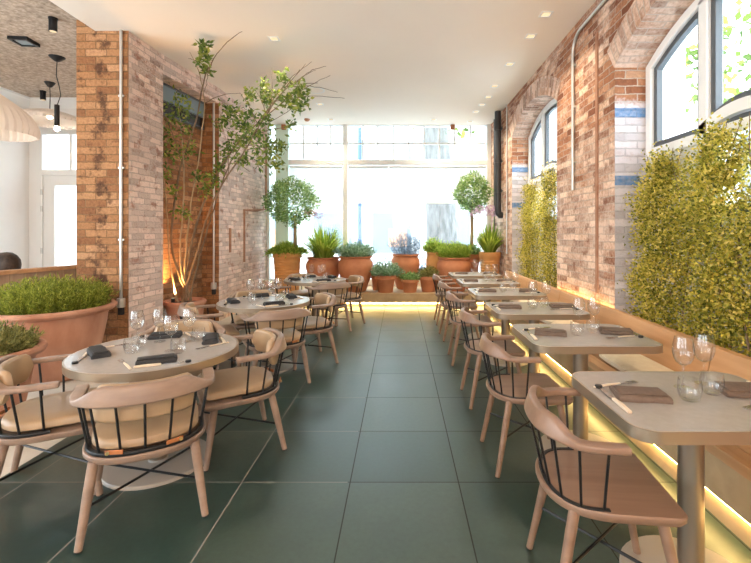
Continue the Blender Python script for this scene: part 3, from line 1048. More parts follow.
# ------------------------------------------------------------------ chairs
def upath(hw, yb, yf, yc, n=28, ex=2.3):
    """points of a U from the +x arm end round the back to the -x arm end; returns (x, y, backness)"""
    pts = []
    na = 5
    for i in range(na):
        pts.append((hw, yf + (yc - yf) * i / na, 0.0))
    for i in range(n + 1):
        a = PI * i / n
        c_, s_ = math.cos(a), math.sin(a)
        x = hw * (abs(c_) ** (2 / ex)) * (1 if c_ >= 0 else -1)
        y = yc - (yc - yb) * abs(s_) ** (2 / ex)
        pts.append((x, y, s_))
    for i in range(1, na + 1):
        pts.append((-hw, yc + (yf - yc) * i / na, 0.0))
    return pts


def sweep(path, sec_fn):
    rings = []
    n = len(path)
    for i in range(n):
        p = Vector((path[i][0], path[i][1], 0))
        a = Vector((path[max(i - 1, 0)][0], path[max(i - 1, 0)][1], 0))
        b = Vector((path[min(i + 1, n - 1)][0], path[min(i + 1, n - 1)][1], 0))
        tdir = (b - a).normalized()
        nrm = Vector((tdir.y, -tdir.x, 0))       # points outwards for this winding
        rings.append([p + nrm * o + Vector((0, 0, z)) for o, z in sec_fn(path[i][2], i / (n - 1))])
    return rings


def rr_sec(w, h, z0, lean=0.0, off=0.0, r=None):
    r = r or min(w, h) * .3
    pts = []
    for cx, cz, a0 in ((w / 2 - r, h - r, 0), (-w / 2 + r, h - r, PI / 2), (-w / 2 + r, r, PI), (w / 2 - r, r, 1.5 * PI)):
        for k in range(4):
            a = a0 + PI / 2 * k / 3
            zz = cz + r * math.sin(a)
            pts.append((cx + r * math.cos(a) + off + lean * zz / max(h, 1e-6), z0 + zz))
    return pts


def make_chair(name, label, cat, group, hw, seat_z, seat_hw, seat_yb, seat_yf, foot, rail_z, rail_hw, rail_yb, rail_yf, rail_yc, crest_h, wood_m, cushions, nsp, leg_r):
    t = thing(name, label, cat, (0, 0, 0), 0, group)
    # seat: square front with round corners, round back
    o = []
    o += [(seat_hw - .035 + .035 * math.cos(a), seat_yf - .035 + .035 * math.sin(a)) for a in [PI / 2 * k / 4 for k in range(5)]]
    o += [(-seat_hw + .035 - .035 * math.sin(a), seat_yf - .035 + .035 * math.cos(a)) for a in [PI / 2 * k / 4 for k in range(5)]]
    bp_ = upath(seat_hw, seat_yb, seat_yf - .1, seat_yb + .24, 24, 2.4)
    o += [(x, y) for x, y, _ in bp_[::-1]]
    st = .034
    def sc(s): return [(x * s, (y - .0) * s) for x, y in o]
    MB().loft([[(x, y, seat_z - st) for x, y in sc(.955)], [(x, y, seat_z - st * .55) for x, y in o], [(x, y, seat_z - .004) for x, y in o],
               [(x, y, seat_z) for x, y in sc(.985)]]).build('seat', wood_m, t, smooth=True)
    # crest rail
    path = upath(rail_hw, rail_yb, rail_yf, rail_yc, 32, 2.3)
    def sec(bk, u):
        g = smoothstep((bk - .35) / .5)
        h = .026 + (crest_h - .026) * g
        wd = (.056 if cushions else .046) - .016 * g
        return rr_sec(wd, h, rail_z - .004 * (1 - g), lean=.022 * g)
    MB().loft(sweep(path, sec)).build('crest_rail', wood_m, t, smooth=True)
    # metal band on the seat rim and spindles
    spath = [p for p in upath(seat_hw - .022, seat_yb + .022, .02 if cushions else -.04, seat_yb + (.235 if cushions else .17), 24, 2.4)]
    MB().loft(sweep(spath, lambda b, u: rr_sec(*((.026, .018) if cushions else (.016, .005)), seat_z - .001))).build('rim_band', M['black_metal'], t, smooth=True)
    def along(pth, u):
        L = [0]
        for a, b in zip(pth[:-1], pth[1:]):
            L.append(L[-1] + math.hypot(b[0] - a[0], b[1] - a[1]))
        s = u * L[-1]
        for i in range(len(pth) - 1):
            if L[i + 1] >= s:
                f = (s - L[i]) / max(1e-9, L[i + 1] - L[i])
                return Vector((pth[i][0] + (pth[i + 1][0] - pth[i][0]) * f, pth[i][1] + (pth[i + 1][1] - pth[i][1]) * f, 0))
        return Vector((pth[-1][0], pth[-1][1], 0))
    for k in range(nsp):
        u = .07 + .86 * k / (nsp - 1)
        us = .03 + .94 * k / (nsp - 1)
        a, b = along(spath, us), along(path, u)
        MB().tube([(a.x, a.y, seat_z + .004), (b.x, b.y, rail_z + .006)], .0058 if cushions else .0050, 7).build('spindle', M['black_metal'], t, smooth=True)
    # legs
    fx, fyb, fyf = foot
    tops = {}
    for sx_, yt, yf_ in ((1, seat_yb + .09, fyb), (-1, seat_yb + .09, fyb), (1, seat_yf - .07, fyf), (-1, seat_yf - .07, fyf)):
        a = Vector((sx_ * (seat_hw - .06), yt, seat_z - st * .8))
        b = Vector((sx_ * fx, yf_, .006))
        tops[(sx_, yf_)] = (a, b)
        lg = MB().tube([a, a.lerp(b, .35), b], [leg_r, leg_r * .97, leg_r * .72], 14).build('leg', wood_m, t, smooth=True)
        e = (b - a).normalized()
        MB().tube([b + e * -.004, b + e * .005], [leg_r * .66, leg_r * .62], 12).build('foot_tip', M['rubber'], lg, smooth=True)
    for k, (p, q) in enumerate((((1, fyb), (-1, fyf)), ((-1, fyb), (1, fyf)))):
        a, b = tops[p], tops[q]
        f1 = .52
        A, B = a[0].lerp(a[1], f1), b[0].lerp(b[1], f1)
        A.z += .004 - .008 * k
        B.z += .004 - .008 * k
        MB().tube([A, B], .0062, 7).build('stretcher', M['black_metal'], t, smooth=True)
    if cushions:
        s0 = .90
        rings = []
        for z, s in ((.016, .93), (.024, .97), (.044, .97), (.056, .94), (.062, .86), (.064, .5)):
            rings.append([(x * s0 * s, (y * s0 + .008) * s + .0, seat_z + z) for x, y in o])
        pad = MB().loft(rings).build('seat_cushion', M['leather'], t, smooth=True)
        for sx_ in (-1, 1):
            yb = seat_yb + .012
            R = Matrix.Rotation(sx_ * .35, 3, 'Z')
            c_ = Vector((sx_ * .12, yb, seat_z + .03))
            tb = MB()
            for dx in range(1):
                tb.box(c_, (.075, .007, .02), R=R)
            o1 = tb.build('tab', M['tab'], pad, bevel=.003)
            cc = c_ + R @ Vector((-.025 * sx_ * -1, -.006, 0))
            MB().tube([cc, cc + Vector((0, -.005, 0))], .008, 10).build('stud', M['brass'], pad, smooth=True)
        ip = [p for p in upath(rail_hw - .043, rail_yb + .045, rail_yf, rail_yc, 32, 2.3) if p[2] > .42]
        n = len(ip)
        def psec(b, u):
            e = min(u, 1 - u)
            k = math.sqrt(max(0, 1 - (1 - min(1, e / .12)) ** 2)) * .9 + .1
            return rr_sec(.036 * (.5 + .5 * k), .165 * k, rail_z - .085 + .0825 * (1 - k), lean=.02, r=.016 * (.3 + .7 * k) * min(1, k + .2))
        MB().loft(sweep(ip, psec)).build('back_cushion', M['leather'], t, smooth=True)
    return t


CHR = dict(hw=.25, seat_z=.445, seat_hw=.225, seat_yb=-.235, seat_yf=.21, foot=(.205, -.225, .225), rail_z=.668, rail_hw=.25, rail_yb=-.265,
           rail_yf=.0, rail_yc=-.06, crest_h=.068, wood_m=M['chair_wood'], cushions=False, nsp=9, leg_r=.019)
CHL = dict(hw=.28, seat_z=.375, seat_hw=.265, seat_yb=-.255, seat_yf=.24, foot=(.25, -.235, .225), rail_z=.615, rail_hw=.28, rail_yb=-.285,
           rail_yf=.06, rail_yc=-.05, crest_h=.085, wood_m=M['chair_wood_left'], cushions=True, nsp=9, leg_r=.022)
c0 = make_chair('dining_chair', 'x', 'chair', 'bare wooden chairs along the aisle side of the bench tables', **CHR)
index_children()
cy = [1.63, 2.60, 3.52, 4.58, 5.57, 6.50]
crot = [-.10, .02, .03, -.02, .04, 0]
lastw = 'bare wooden spindle chair tucked at the %s bench table from the planters'
for i in range(6):
    loc, rz = (.77, cy[i], 0), -PI / 2 + crot[i]
    if i == 0:
        c0.location = loc
        c0.rotation_euler = (0, 0, rz)
        c0['label'] = lastw % ORD[0]
    else:
        dup(c0, loc, rz, lastw % ORD[i])
a0_ = make_chair('armchair', 'x', 'chair', 'cushioned armchairs at the round tables', **CHL)
index_children()
SIDES = ['camera side', 'aisle side', 'planter side', 'wall side']
CANG = [[-62, 30, 106, 207], [-60, 29, 118, 208], [-57, 26, 118, 207]]
first_l = True
for ti, (x, y) in enumerate(RT):
    for si, a in enumerate(CANG[ti]):
        r = math.radians(a)
        ox = -.035 if (ti, si) == (0, 0) else 0
        dist = .455 if si < 2 else (.54 if si == 2 else .49)
        loc = (x + ox + dist * math.cos(r), y + dist * math.sin(r), 0)
        rz = r + PI / 2 + [0, .03, -.05, .04][si]
        lb = 'tan cushioned armchair on the %s of the round table by %s' % (SIDES[si], RWHERE[ti])
        if first_l:
            a0_.location = loc
            a0_.rotation_euler = (0, 0, rz)
            a0_['label'] = lb
            first_l = False
        else:
            dup(a0_, loc, rz, lb)


# ------------------------------------------------------------------ tableware prototypes
def proto_wine():
    t = thing('wine_glass', 'x', 'glass', (0, 0, 0), 0, 'stemmed wine glasses')
    MB().lathe([(0.012, .093), (.028, .105), (.037, .125), (.0405, .146), (.039, .172), (.034, .198), (.0315, .212)], 22)
    b = MB()
    b.lathe([(0.0, .094), (.014, .096), (.028, .106), (.037, .126), (.0405, .147), (.039, .172), (.034, .198), (.0315, .212), (.0307, .212), (.0333, .198), (.0382, .172), (.0396, .147), (.036, .127), (.027, .1075), (.013, .098), (0, .0965)], 22)
    b.build('bowl', M['glassware'], t, smooth=True)
    MB().lathe([(.0034, .006), (.0032, .05), (.0038, .085), (.008, .094)], 10).build('stem', M['glassware'], t, smooth=True)
    MB().lathe([(.034, 0), (.034, .0015), (.02, .004), (.004, .007)], 22).build('foot', M['glassware'], t, smooth=True)
    return t


def proto_tumbler():
    b = MB()
    b.lathe([(.026, 0), (.034, .006), (.041, .03), (.042, .05), (.0385, .082), (.0378, .082), (.041, .05), (.040, .031), (.033, .012), (0, .010)], 22)
    return tag(b.build('water_tumbler', M['glassware'], None, smooth=True), 'x', 'glass', 'water tumblers')


def proto_napkin(m, ky=1.0, kz=1.0):
    prof = [(-.062, 0), (.058, 0), (.066, .004), (.067, .012), (.060, .017), (.02, .019), (-.02, .021), (-.05, .022), (-.060, .018), (-.064, .010)]
    prof = [(y * ky, z * kz) for y, z in prof]
    rings = []
    for u, k in ((-.095, .9), (-.09, 1), (-.03, 1.05), (.03, .98), (.088, 1.02), (.094, .9)):
        rings.append([(u + .006 * math.sin(9 * y), y + .004 * math.sin(u * 40), z * k) for y, z in prof])
    t = thing('napkin', 'x', 'napkin', (0, 0, 0), 0, 'folded napkins')
    MB().loft(rings).build('folded_cloth', m, t, smooth=True)
    q = [(-.045, .0215), (.045, .0175), (.048, .023), (.040, .0262), (-.03, .029), (-.049, .027)]
    q = [(y * ky, z * kz) for y, z in q]
    MB().loft([[(u, y, z) for y, z in q] for u in (-.092, -.02, .05, .082)]).build('top_fold', m, t, smooth=True)
    return t


def proto_knife():
    t = thing('table_knife', 'x', 'knife', (0, 0, 0), 0, 'table knives')
    MB().loft([[(x, y, z) for y, z in ((-w_, 0), (w_, 0), (w_, h_), (-w_, h_))] for x, w_, h_ in ((-.125, .008, .010), (-.06, .009, .012), (0, .007, .010))]).build('handle', M['horn'], t, bevel=.003)
    MB().loft([[(x, y, z) for y, z in ((-w_, .003), (w_, .003), (w_, .006), (-w_, .006))] for x, w_ in ((0, .006), (.02, .009), (.09, .009), (.118, .003))]).build('blade', M['steel'], t)
    MB().lathe([(0.0, 0.0), (.014, 0.0), (.016, .006), (.013, .012), (0, .013)], 14, (.128, 0, 0)).build('rest', M['black_metal'], t, smooth=True)
    return t


def proto_fork():
    t = thing('table_fork', 'x', 'fork', (0, 0, 0), 0, 'table forks')
    MB().loft([[(x, y, z) for y, z in ((-w_, z0), (w_, z0), (w_, z0 + .006), (-w_, z0 + .006))] for x, w_, z0 in ((-.11, .006, 0.0), (-.04, .007, .004), (.02, .004, .004))]).build('handle', M['horn'], t, bevel=.002)
    mb = MB()
    hd = [(.02, .003), (.045, .004), (.055, .011)]
    mb.loft([[(x, y, z) for y, z in ((-w_, .005), (w_, .005), (w_, .008), (-w_, .008))] for x, w_ in hd])
    for k in range(4):
        yy = -.0095 + .0063 * k
        mb.box((.078, yy, .0068), (.05, .0028, .0028))
    mb.build('head', M['steel'], t)
    return t


PW, PT, PNB, PNK, PK, PF_ = proto_wine(), proto_tumbler(), proto_napkin(M['napkin_brown']), proto_napkin(M['napkin_black'], .72, 1.25), proto_knife(), proto_fork()
index_children()
used = set()


def put(p, loc, rz, label):
    if p.name not in used:
        used.add(p.name)
        p.location = loc
        p.rotation_euler = (0, 0, rz)
        p['label'] = label
        return p
    return dup(p, loc, rz, label)


for i, y in enumerate(TY):
    z = TABZ + .0005
    nm = 'the %s bench table from the planters' % ORD[i]
    j = lambda s=.012: random.uniform(-s, s)
    for side, sg in (('aisle', -1), ('wall', 1)):
        nx = -.20 if sg < 0 else .245
        ny = .0 if sg < 0 else .035
        put(PNB, (TX + nx + j(), y + ny + j(), z), (.0 if sg < 0 else PI) - .18 + j(.15), 'folded brown napkin at the %s side of %s' % (side, nm))
        put(PK, (TX + (-.325 if sg < 0 else .335), y - .03 * -sg - (0.0 if sg > 0 else .0) + j(), z), PI / 2 - .03 + (0 if sg < 0 else PI) + j(.08), 'pale-handled knife at the %s edge of %s' % (side, nm))
        put(PF_, (TX + (-.235 if sg < 0 else .20), y + (.118 if sg < 0 else -.10) + j(), z), (.35 if sg < 0 else PI + .3) + j(.1), 'pale-handled fork beside the %s napkin of %s' % (side, nm))
        put(PW, (TX + (.03 if sg < 0 else .145) + j(), y + (.10 if sg < 0 else .135) + j(), z), 0, 'stemmed wine glass, %s side of the two on %s' % (side, nm))
        put(PT, (TX + (-.03 if sg < 0 else .09) + j(), y + (-.03 if sg < 0 else .035) + j(), z), 0, 'clear water tumbler, %s side of the two on %s' % (side, nm))
WG = [(.09, -.04), (.09, .17), (-.08, .16), (-.19, .11)]
TG = [(.17, -.075), (.15, .20), (-.14, .06), (-.11, -.09)]
NA = [-58, 40, 115, 200]
for i, (x, y) in enumerate(RT):
    z = RZ + .0005
    for k in range(4):
        nm = '%s of the round table by %s' % (SIDES[k], RWHERE[i])
        a = math.radians(NA[k] + random.uniform(-4, 4))
        ca, sa = math.cos(a), math.sin(a)
        put(PNK, (x + .30 * ca, y + .30 * sa, z), a + PI / 2 + (.0, -.25, 0, .35)[k] + random.uniform(-.1, .1), 'folded black napkin at the %s' % nm)
        put(PK, (x + .365 * ca - .02 * sa, y + .365 * sa + .02 * ca, z + .0), a + PI / 2 + random.uniform(-.1, .1) , 'pale-handled knife at the %s' % nm) if True else None
        put(PF_, (x + .27 * ca + .15 * sa, y + .27 * sa - .15 * ca, z), a + PI + .3, 'pale-handled fork at the %s' % nm)
        put(PW, (x + WG[k][0] + random.uniform(-.01, .01), y + WG[k][1] + random.uniform(-.01, .01), z), 0, 'stemmed wine glass at the %s' % nm)
        put(PT, (x + TG[k][0] + random.uniform(-.01, .01), y + TG[k][1] + random.uniform(-.01, .01), z), 0, 'clear water tumbler at the %s' % nm)


# ------------------------------------------------------------------ plants
def pot(t, prof, m, soil_r, soil_z, ribs=0):
    b = MB()
    inner = [(prof[-1][0] - .03, prof[-1][1] - .002), (max(.02, prof[-1][0] - .045), soil_z - .02), (0, soil_z - .02)]
    p = list(prof)
    if ribs:
        q = []
        for (r0, z0), (r1, z1) in zip(p[:-1], p[1:]):
            q.append((r0, z0))
            n = max(1, int((z1 - z0) / .05))
            if z1 - z0 > .1:
                for k in range(1, n):
                    f = k / n
                    q += [(r0 + (r1 - r0) * f - .004, z0 + (z1 - z0) * f - .008), (r0 + (r1 - r0) * f + .005, z0 + (z1 - z0) * f), (r0 + (r1 - r0) * f - .004, z0 + (z1 - z0) * f + .008)]
        q.append(p[-1])
        p = q
    b.lathe(p + inner, 44).build('pot', m, t, smooth=True)
    MB().lathe([(soil_r, soil_z - .015), (soil_r * .6, soil_z), (0, soil_z + .004)], 24).build('soil', M['soil'], t, smooth=True)


def sprigs(n, R, z0, hgt, spread, leaf_l, leaf_w, per, droop=.2, dome=.5):
    """a mound of leafy sprigs over a disc of radius R at height z0"""
    r = R * np.sqrt(rng.random(n))
    a = rng.random(n) * 2 * PI
    bx, by = r * np.cos(a), r * np.sin(a)
    h = hgt * (1 - dome * (r / R) ** 2) * (.65 + .45 * rng.random(n))
    ox, oy = spread * bx / R + rng.normal(0, .035, n), spread * by / R + rng.normal(0, .035, n)
    P, D = [], []
    for k in range(per):
        u = (k + rng.random(n)) / per
        u2 = u ** .8
        P.append(np.stack([bx + ox * u2, by + oy * u2, z0 + h * u - droop * (np.hypot(ox, oy)) * u ** 2], 1))
        d = np.stack([ox, oy, h], 1)
        d /= np.linalg.norm(d, axis=1, keepdims=True) + 1e-9
        D.append(d * .9 + rng.normal(0, .55, (n, 3)))
    return leaves(np.concatenate(P), np.concatenate(D), leaf_l * (.6 + .8 * rng.random(n * per)), leaf_w)


def grassy(n, R, z0, length, width, out=1.0):
    """arching strap leaves"""
    mb = MB()
    for _ in range(n):
        a = random.random() * 2 * PI
        r = R * math.sqrt(random.random())
        L = length * random.uniform(.6, 1.1)
        lean = random.uniform(.1, 1.0) * out
        wd = width * random.uniform(.7, 1.2)
        ca, sa = math.cos(a), math.sin(a)
        pts = []
        for k in range(6):
            u = k / 5
            rad = r * .6 + L * (u * lean * .55 + lean * .35 * u * u)
            z = z0 + L * (u - .55 * lean * u * u)
            pts.append(Vector((rad * ca, rad * sa, z)))
        s = Vector((-sa, ca, 0))
        vs, fs = [], []
        for k, p in enumerate(pts):
            ww = wd * (1 - (k / 5) ** 2) * .5 + .0008
            vs += [p - s * ww, p + s * ww]
        for k in range(5):
            fs.append((2 * k, 2 * k + 1, 2 * k + 3, 2 * k + 2))
        mb.add(vs, fs)
    return mb


def ball(n, R, c, leaf_l, leaf_w, sq=(1, 1, 1), lump=.12):
    d = rng.normal(size=(n, 3))
    d /= np.linalg.norm(d, axis=1, keepdims=True)
    rad = R * (.45 + .55 * rng.random(n) ** .5) * (1 + lump * np.sin(d[:, 0] * 7 + 1) * np.cos(d[:, 2] * 6) + rng.normal(0, .05, n))
    P = d * rad[:, None] * np.array(sq) + np.array(c)
    D = d * .7 + rng.normal(0, .7, (n, 3))
    return leaves(P, D, leaf_l * (.6 + .8 * rng.random(n)), leaf_w)


# two large pots on the left
t = thing('potted_shrub', 'huge chalky terracotta pot of feathery green shrub before the brick pier', 'plant', (-3.36, 4.10, 0), 0, 'big terracotta pots on the pale floor')
pot(t, [(.30, 0), (.33, .02), (.39, .25), (.435, .48), (.445, .57), (.455, .60), (.50, .615), (.525, .64), (.525, .66), (.505, .675)], M['terracotta_pale'], .44, .63)
sprigs(1700, .41, .62, .33, .07, .040, .008, 13, .15, .38).build('foliage', M['leaf_fuzzy'], t)
t = thing('potted_shrub', 'chalky terracotta pot of olive shrub behind the wall-side armchair', 'plant', (-2.98, 2.98, 0), 0, 'big terracotta pots on the pale floor')
pot(t, [(.22, 0), (.24, .02), (.29, .25), (.315, .42), (.32, .47), (.335, .49), (.375, .505), (.39, .53), (.385, .55), (.37, .56)], M['terracotta_pale'], .32, .53)
sprigs(1000, .29, .52, .22, .05, .035, .011, 10).build('foliage', M['leaf_olive'], t)

# tall multi-stem tree in the recess
TB = Vector((-2.93, 5.78, 0))
t = thing('potted_tree', 'tall multi-stem tree in a terracotta pot, branches arching from the brick recess', 'plant', TB)
pot(t, [(.17, 0), (.19, .02), (.22, .2), (.235, .36), (.24, .40), (.262, .41), (.268, .44), (.26, .455), (.25, .46)], M['terracotta_pale'], .22, .43)
clusters = []
def stem_to(p0, targets, r0, r1=.003, m='bark', nm='branch'):
    pts = [Vector(p0)] + [Vector(q) for q in targets]
    # smooth the polyline
    fine = []
    for i in range(len(pts) - 1):
        pa, pb = pts[max(i - 1, 0)], pts[i]
        pc, pd = pts[i + 1], pts[min(i + 2, len(pts) - 1)]
        for k in range(6):
            u = k / 6
            fine.append(0.5 * ((2 * pb) + (pc - pa) * u + (2 * pa - 5 * pb + 4 * pc - pd) * u * u + (3 * pb - pa - 3 * pc + pd) * u ** 3))
    fine.append(pts[-1])
    n = len(fine)
    fine = [p + Vector((random.uniform(-1, 1), random.uniform(-1, 1), random.uniform(-1, 1))) * .006 for p in fine]
    MB().tube(fine, [r0 + (r1 - r0) * k / (n - 1) for k in range(n)], 6).build(nm, M[m], t, smooth=True)
    return fine


def W(x, y, Y):
    return px(x, y, Y) - TB


b0 = Vector((0, 0, .43))
stems = [
    ([W(172, 250, 5.7), W(178, 180, 5.75), W(196, 120, 5.65), W(204, 80, 5.2), W(220, 50, 4.85), W(242, 31, 4.6)], .017, 'bark'),
    ([W(190, 250, 5.75), W(205, 200, 5.7), W(232, 150, 5.5), W(262, 118, 5.2), W(283, 88, 5.0), W(318, 83, 4.8)], .019, 'bark'),
    ([W(194, 262, 5.75), W(214, 200, 5.6), W(245, 150, 5.3), W(272, 105, 5.0), W(300, 70, 4.8)], .017, 'bark'),
    ([W(180, 260, 5.65), W(184, 190, 5.6), W(181, 130, 5.6), W(176, 90, 5.6)], .014, 'bark_pale'),
    ([W(170, 262, 5.6), W(166, 200, 5.6), W(160, 150, 5.55), W(168, 118, 5.5)], .013, 'bark_pale'),
    ([W(200, 255, 5.8), W(212, 215, 5.7), W(224, 178, 5.6), W(238, 150, 5.5), W(262, 128, 5.3), W(290, 110, 5.1)], .013, 'bark'),
    ([W(185, 268, 5.75), W(190, 210, 5.75), W(197, 170, 5.7), W(204, 110, 5.5), W(200, 75, 5.2), W(190, 52, 4.95)], .014, 'bark_pale'),
]
tips = []
for i, (pts, r0, m) in enumerate(stems):
    a = i * 2.4
    fine = stem_to(b0 + Vector((.09 * math.cos(a), .09 * math.sin(a), 0)), pts, r0, .003, m, 'stem')
    tips.append(fine)
twigs = [(1, .86, W(338, 92, 4.7)), (1, .8, W(312, 62, 4.9)), (2, .85, W(316, 70, 4.7)), (2, .8, W(272, 68, 5.0)), (1, .65, W(240, 93, 5.4)),
         (5, .7, W(268, 150, 5.2)), (0, .7, W(188, 58, 5.0)), (2, .6, W(282, 152, 5.1)), (1, .7, W(255, 90, 5.2)), (5, .55, W(216, 176, 5.6)), (3, .6, W(160, 104, 5.5)), (6, .7, W(240, 93, 5.6)), (2, .75, W(330, 75, 4.75)), (2, .7, W(306, 64, 4.8)), (1, .75, W(345, 98, 4.6)), (5, .8, W(300, 128, 4.9)), (1, .9, W(326, 66, 4.7)), (0, .75, W(205, 92, 5.2)), (5, .6, W(250, 172, 5.4)), (2, .5, W(228, 130, 5.5))]
for si, u, tip in twigs:
    f = tips[si]
    p0 = f[int(u * (len(f) - 1))]
    stem_to(p0, [p0.lerp(tip, .5) + Vector((0, 0, .04)), tip], .006, .002, 'bark', 'twig')
cl = [(203, 45, 4.85, .055, 40), (208, 58, 4.95, .05, 34), (205, 70, 5.1, .05, 34), (198, 62, 5.0, .04, 16), (283, 78, 5.0, .08, 45), (263, 88, 5.1, .08, 45),
      (300, 92, 4.85, .10, 70), (293, 105, 4.9, .10, 60), (303, 103, 4.85, .07, 35), (268, 97, 5.05, .09, 50), (250, 95, 5.2, .08, 35),
      (232, 112, 5.4, .13, 90), (245, 125, 5.35, .12, 80), (222, 122, 5.5, .1, 50), (255, 135, 5.2, .12, 70), (266, 120, 5.1, .09, 40), (270, 145, 5.1, .13, 80), (262, 158, 5.2, .13, 80),
      (240, 140, 5.4, .12, 70), (228, 150, 5.5, .12, 70), (242, 160, 5.4, .1, 50), (280, 148, 5.0, .07, 25), (277, 165, 5.1, .07, 25), (250, 112, 5.3, .09, 40), (220, 165, 5.6, .1, 50), (213, 178, 5.6, .1, 50),
      (178, 100, 5.55, .13, 70), (186, 112, 5.55, .11, 60), (170, 120, 5.5, .13, 70), (165, 150, 5.5, .12, 70), (176, 155, 5.55, .12, 60), (188, 150, 5.6, .12, 60), (163, 172, 5.5, .11, 60),
      (183, 130, 5.6, .1, 40), (172, 190, 5.55, .09, 40), (186, 212, 5.6, .08, 45), (180, 213, 5.6, .06, 30), (196, 176, 5.6, .1, 45), (206, 190, 5.6, .09, 40), (166, 135, 5.5, .1, 50), (285, 98, 4.95, .09, 45), (290, 125, 5.0, .06, 20), (201, 52, 4.9, .04, 14)]
cl = [(x, y, Y, s_ * .9, n * (.45 if x < 200 and y > 90 else .8)) for x, y, Y, s_, n in cl]
P = []
for (x, y, Y, s, n) in cl:
    c = np.array(W(x, y, Y))
    P.append(c + rng.normal(0, s * .58, (int(n * 1.7), 3)))
P = np.concatenate(P)
P[:, 2] = np.minimum(P[:, 2], 3.54)
D = rng.normal(0, 1, P.shape) + np.array([.2, 0, -.1])
leaves(P, D, .066 * (.6 + .7 * rng.random(len(P))), .034).build('foliage', M['leaf_tree'], t)
stem_l = MB().tube([(-.10, -.12, .43), (-.10, -.12, .50)], .025, 12)
stem_l.build('spike_light', M['black_metal'], t, smooth=True)
MB().lathe([(.0, 0), (.022, .001), (0, .003)], 12, (-.10, -.12, .503)).build('lens', M['lens'], t)
ul = bpy.data.lights.new('uplight', 'SPOT')
ul.energy = 70
ul.color = (1.0, .50, .16)
ul.spot_size = math.radians(110)
ul.spot_blend = .8
ul.shadow_soft_size = .03
uo = bpy.data.objects.new('uplight', ul)
uo.location = TB + Vector((-.09, -.10, .55))
uo.rotation_euler = (PI, math.radians(-8), 0)
C.objects.link(uo)


# climbers in front of the arched windows
def climber(yc, hw_, z0, z1, n, label, seed, xc=2.05, top_y=None):
    t = thing('climbing_plant', label, 'plant', (xc, yc, .6), 0, 'yellow-green climbers before the arched windows')
    P = np.empty((0, 3))
    z = rng.random(n) ** .92 * (z1 - z0)
    z = z + .12 * rng.random(n) ** 4 * (z / (z1 - z0)) ** 3
    u = rng.normal(0, .56, n)
    bad = np.abs(u) > 1.25
    u[bad] = rng.uniform(-.8, .8, bad.sum())
    prof = hw_ * (.92 + .16 * np.sin(z * 7 + seed) + .1 * np.sin(z * 17 + seed * 2)) * (1 - .55 * np.clip((z - (z1 - z0) * .72) / ((z1 - z0) * .28), 0, 1))
    x = rng.normal(0, .055, n) - .04 * np.cos(u * 2.2) + .02 * np.sin(z * 11)
    P = np.stack([np.clip(x, -.19, .12), u * prof + .05 * np.sin(z * 4 + seed) + .03 * np.sin(z * 13 + u * 5 + seed), z + z0 - .6 + .07 * np.sin(u * 6 + seed) * (z / (z1 - z0)) ** 2], 1)
    keep = (np.sin(P[:, 1] * 23 + seed) * np.sin(P[:, 2] * 15 + 2 * seed) + .5 * np.sin(P[:, 1] * 41 + P[:, 2] * 9)) > -1.0 + .55 * rng.random(n)
    P = P[keep]
    n = len(P)
    D = rng.normal(0, 1, P.shape) + np.array([-.5, 0, .15])
    leaves(P, D, .026 * (.6 + .8 * rng.random(n)), .016).build('foliage', M['leaf_ivy'], t)
    for k in range(4):
        y_ = -hw_ * .5 + hw_ * k / 3
        pts = [(random.uniform(-.03, .05), y_ + .05 * math.sin(q * 1.3 + k), q * (z1 + .1 - .6) / 7) for q in range(8)]
        MB().tube(pts, [.008 - .0008 * q for q in range(8)], 5).build('stem', M['bark'], t, smooth=True)


climber(3.30, .44, .62, 1.92, 17000, 'yellow-green climber column next to the blue-striped jamb of the big arched window', 1)
climber(2.66, .42, .62, 1.98, 17000, 'yellow-green climber column in the middle of the big arched window', 2.3)
climber(2.06, .36, .62, 2.02, 9000, 'yellow-green climber column at the picture edge of the big arched window', 3.3)
climber(6.62, .44, .62, 2.10, 11000, 'yellow-green climber column nearer the planters in the far arch', .4)
climber(5.70, .46, .62, 2.14, 11000, 'yellow-green climber column against the pier side of the far arch', 4.4)

# planters on the platform
def planter(x0, x1, ytop, Y, shape, m, label, ribs=0):
    """pot whose rim spans picture columns x0..x1 at depth Y, standing on the platform"""
    cx = ((x0 + x1) / 2 - 400) / F * Y
    r = (x1 - x0) / 2 / F * Y
    h = H0 + (232 - ytop) / F * Y - PZ
    t = thing('potted_plant', label, 'plant', (cx, Y, PZ + .0005), 0, 'terracotta planters on the platform')
    if shape == 'urn':
        pf = [(.55 * r, 0), (.60 * r, .02 * h), (.84 * r, .35 * h), (1.0 * r, .68 * h), (.98 * r, .82 * h), (.86 * r, .91 * h), (.86 * r, .94 * h), (.93 * r, .96 * h), (.94 * r, .99 * h), (.92 * r, h)]
    elif shape == 'tub':
        pf = [(.80 * r, 0), (.82 * r, .02 * h), (.93 * r, .84 * h), (.95 * r, .86 * h), (1.0 * r, .88 * h), (1.0 * r, .98 * h), (.97 * r, h)]
    else:
        pf = [(.68 * r, 0), (.70 * r, .02 * h), (.88 * r, .74 * h), (.90 * r, .76 * h), (1.0 * r, .78 * h), (1.0 * r, .97 * h), (.97 * r, h)]
    pot(t, pf, m, pf[-1][0] - .035, h - .02, ribs)
    return t, pf[-1][0] - .03, h - .02


def std_tree(t, z0, stem_top, crown_r, label_m, n, dx=0, dy=0):
    MB().tube([(dx, dy, z0), (dx * .9 + .01, dy, (z0 + stem_top) / 2), (dx, dy, stem_top)], [.038, .033, .03], 10).build('trunk', M['bark_pale'], t, smooth=True)


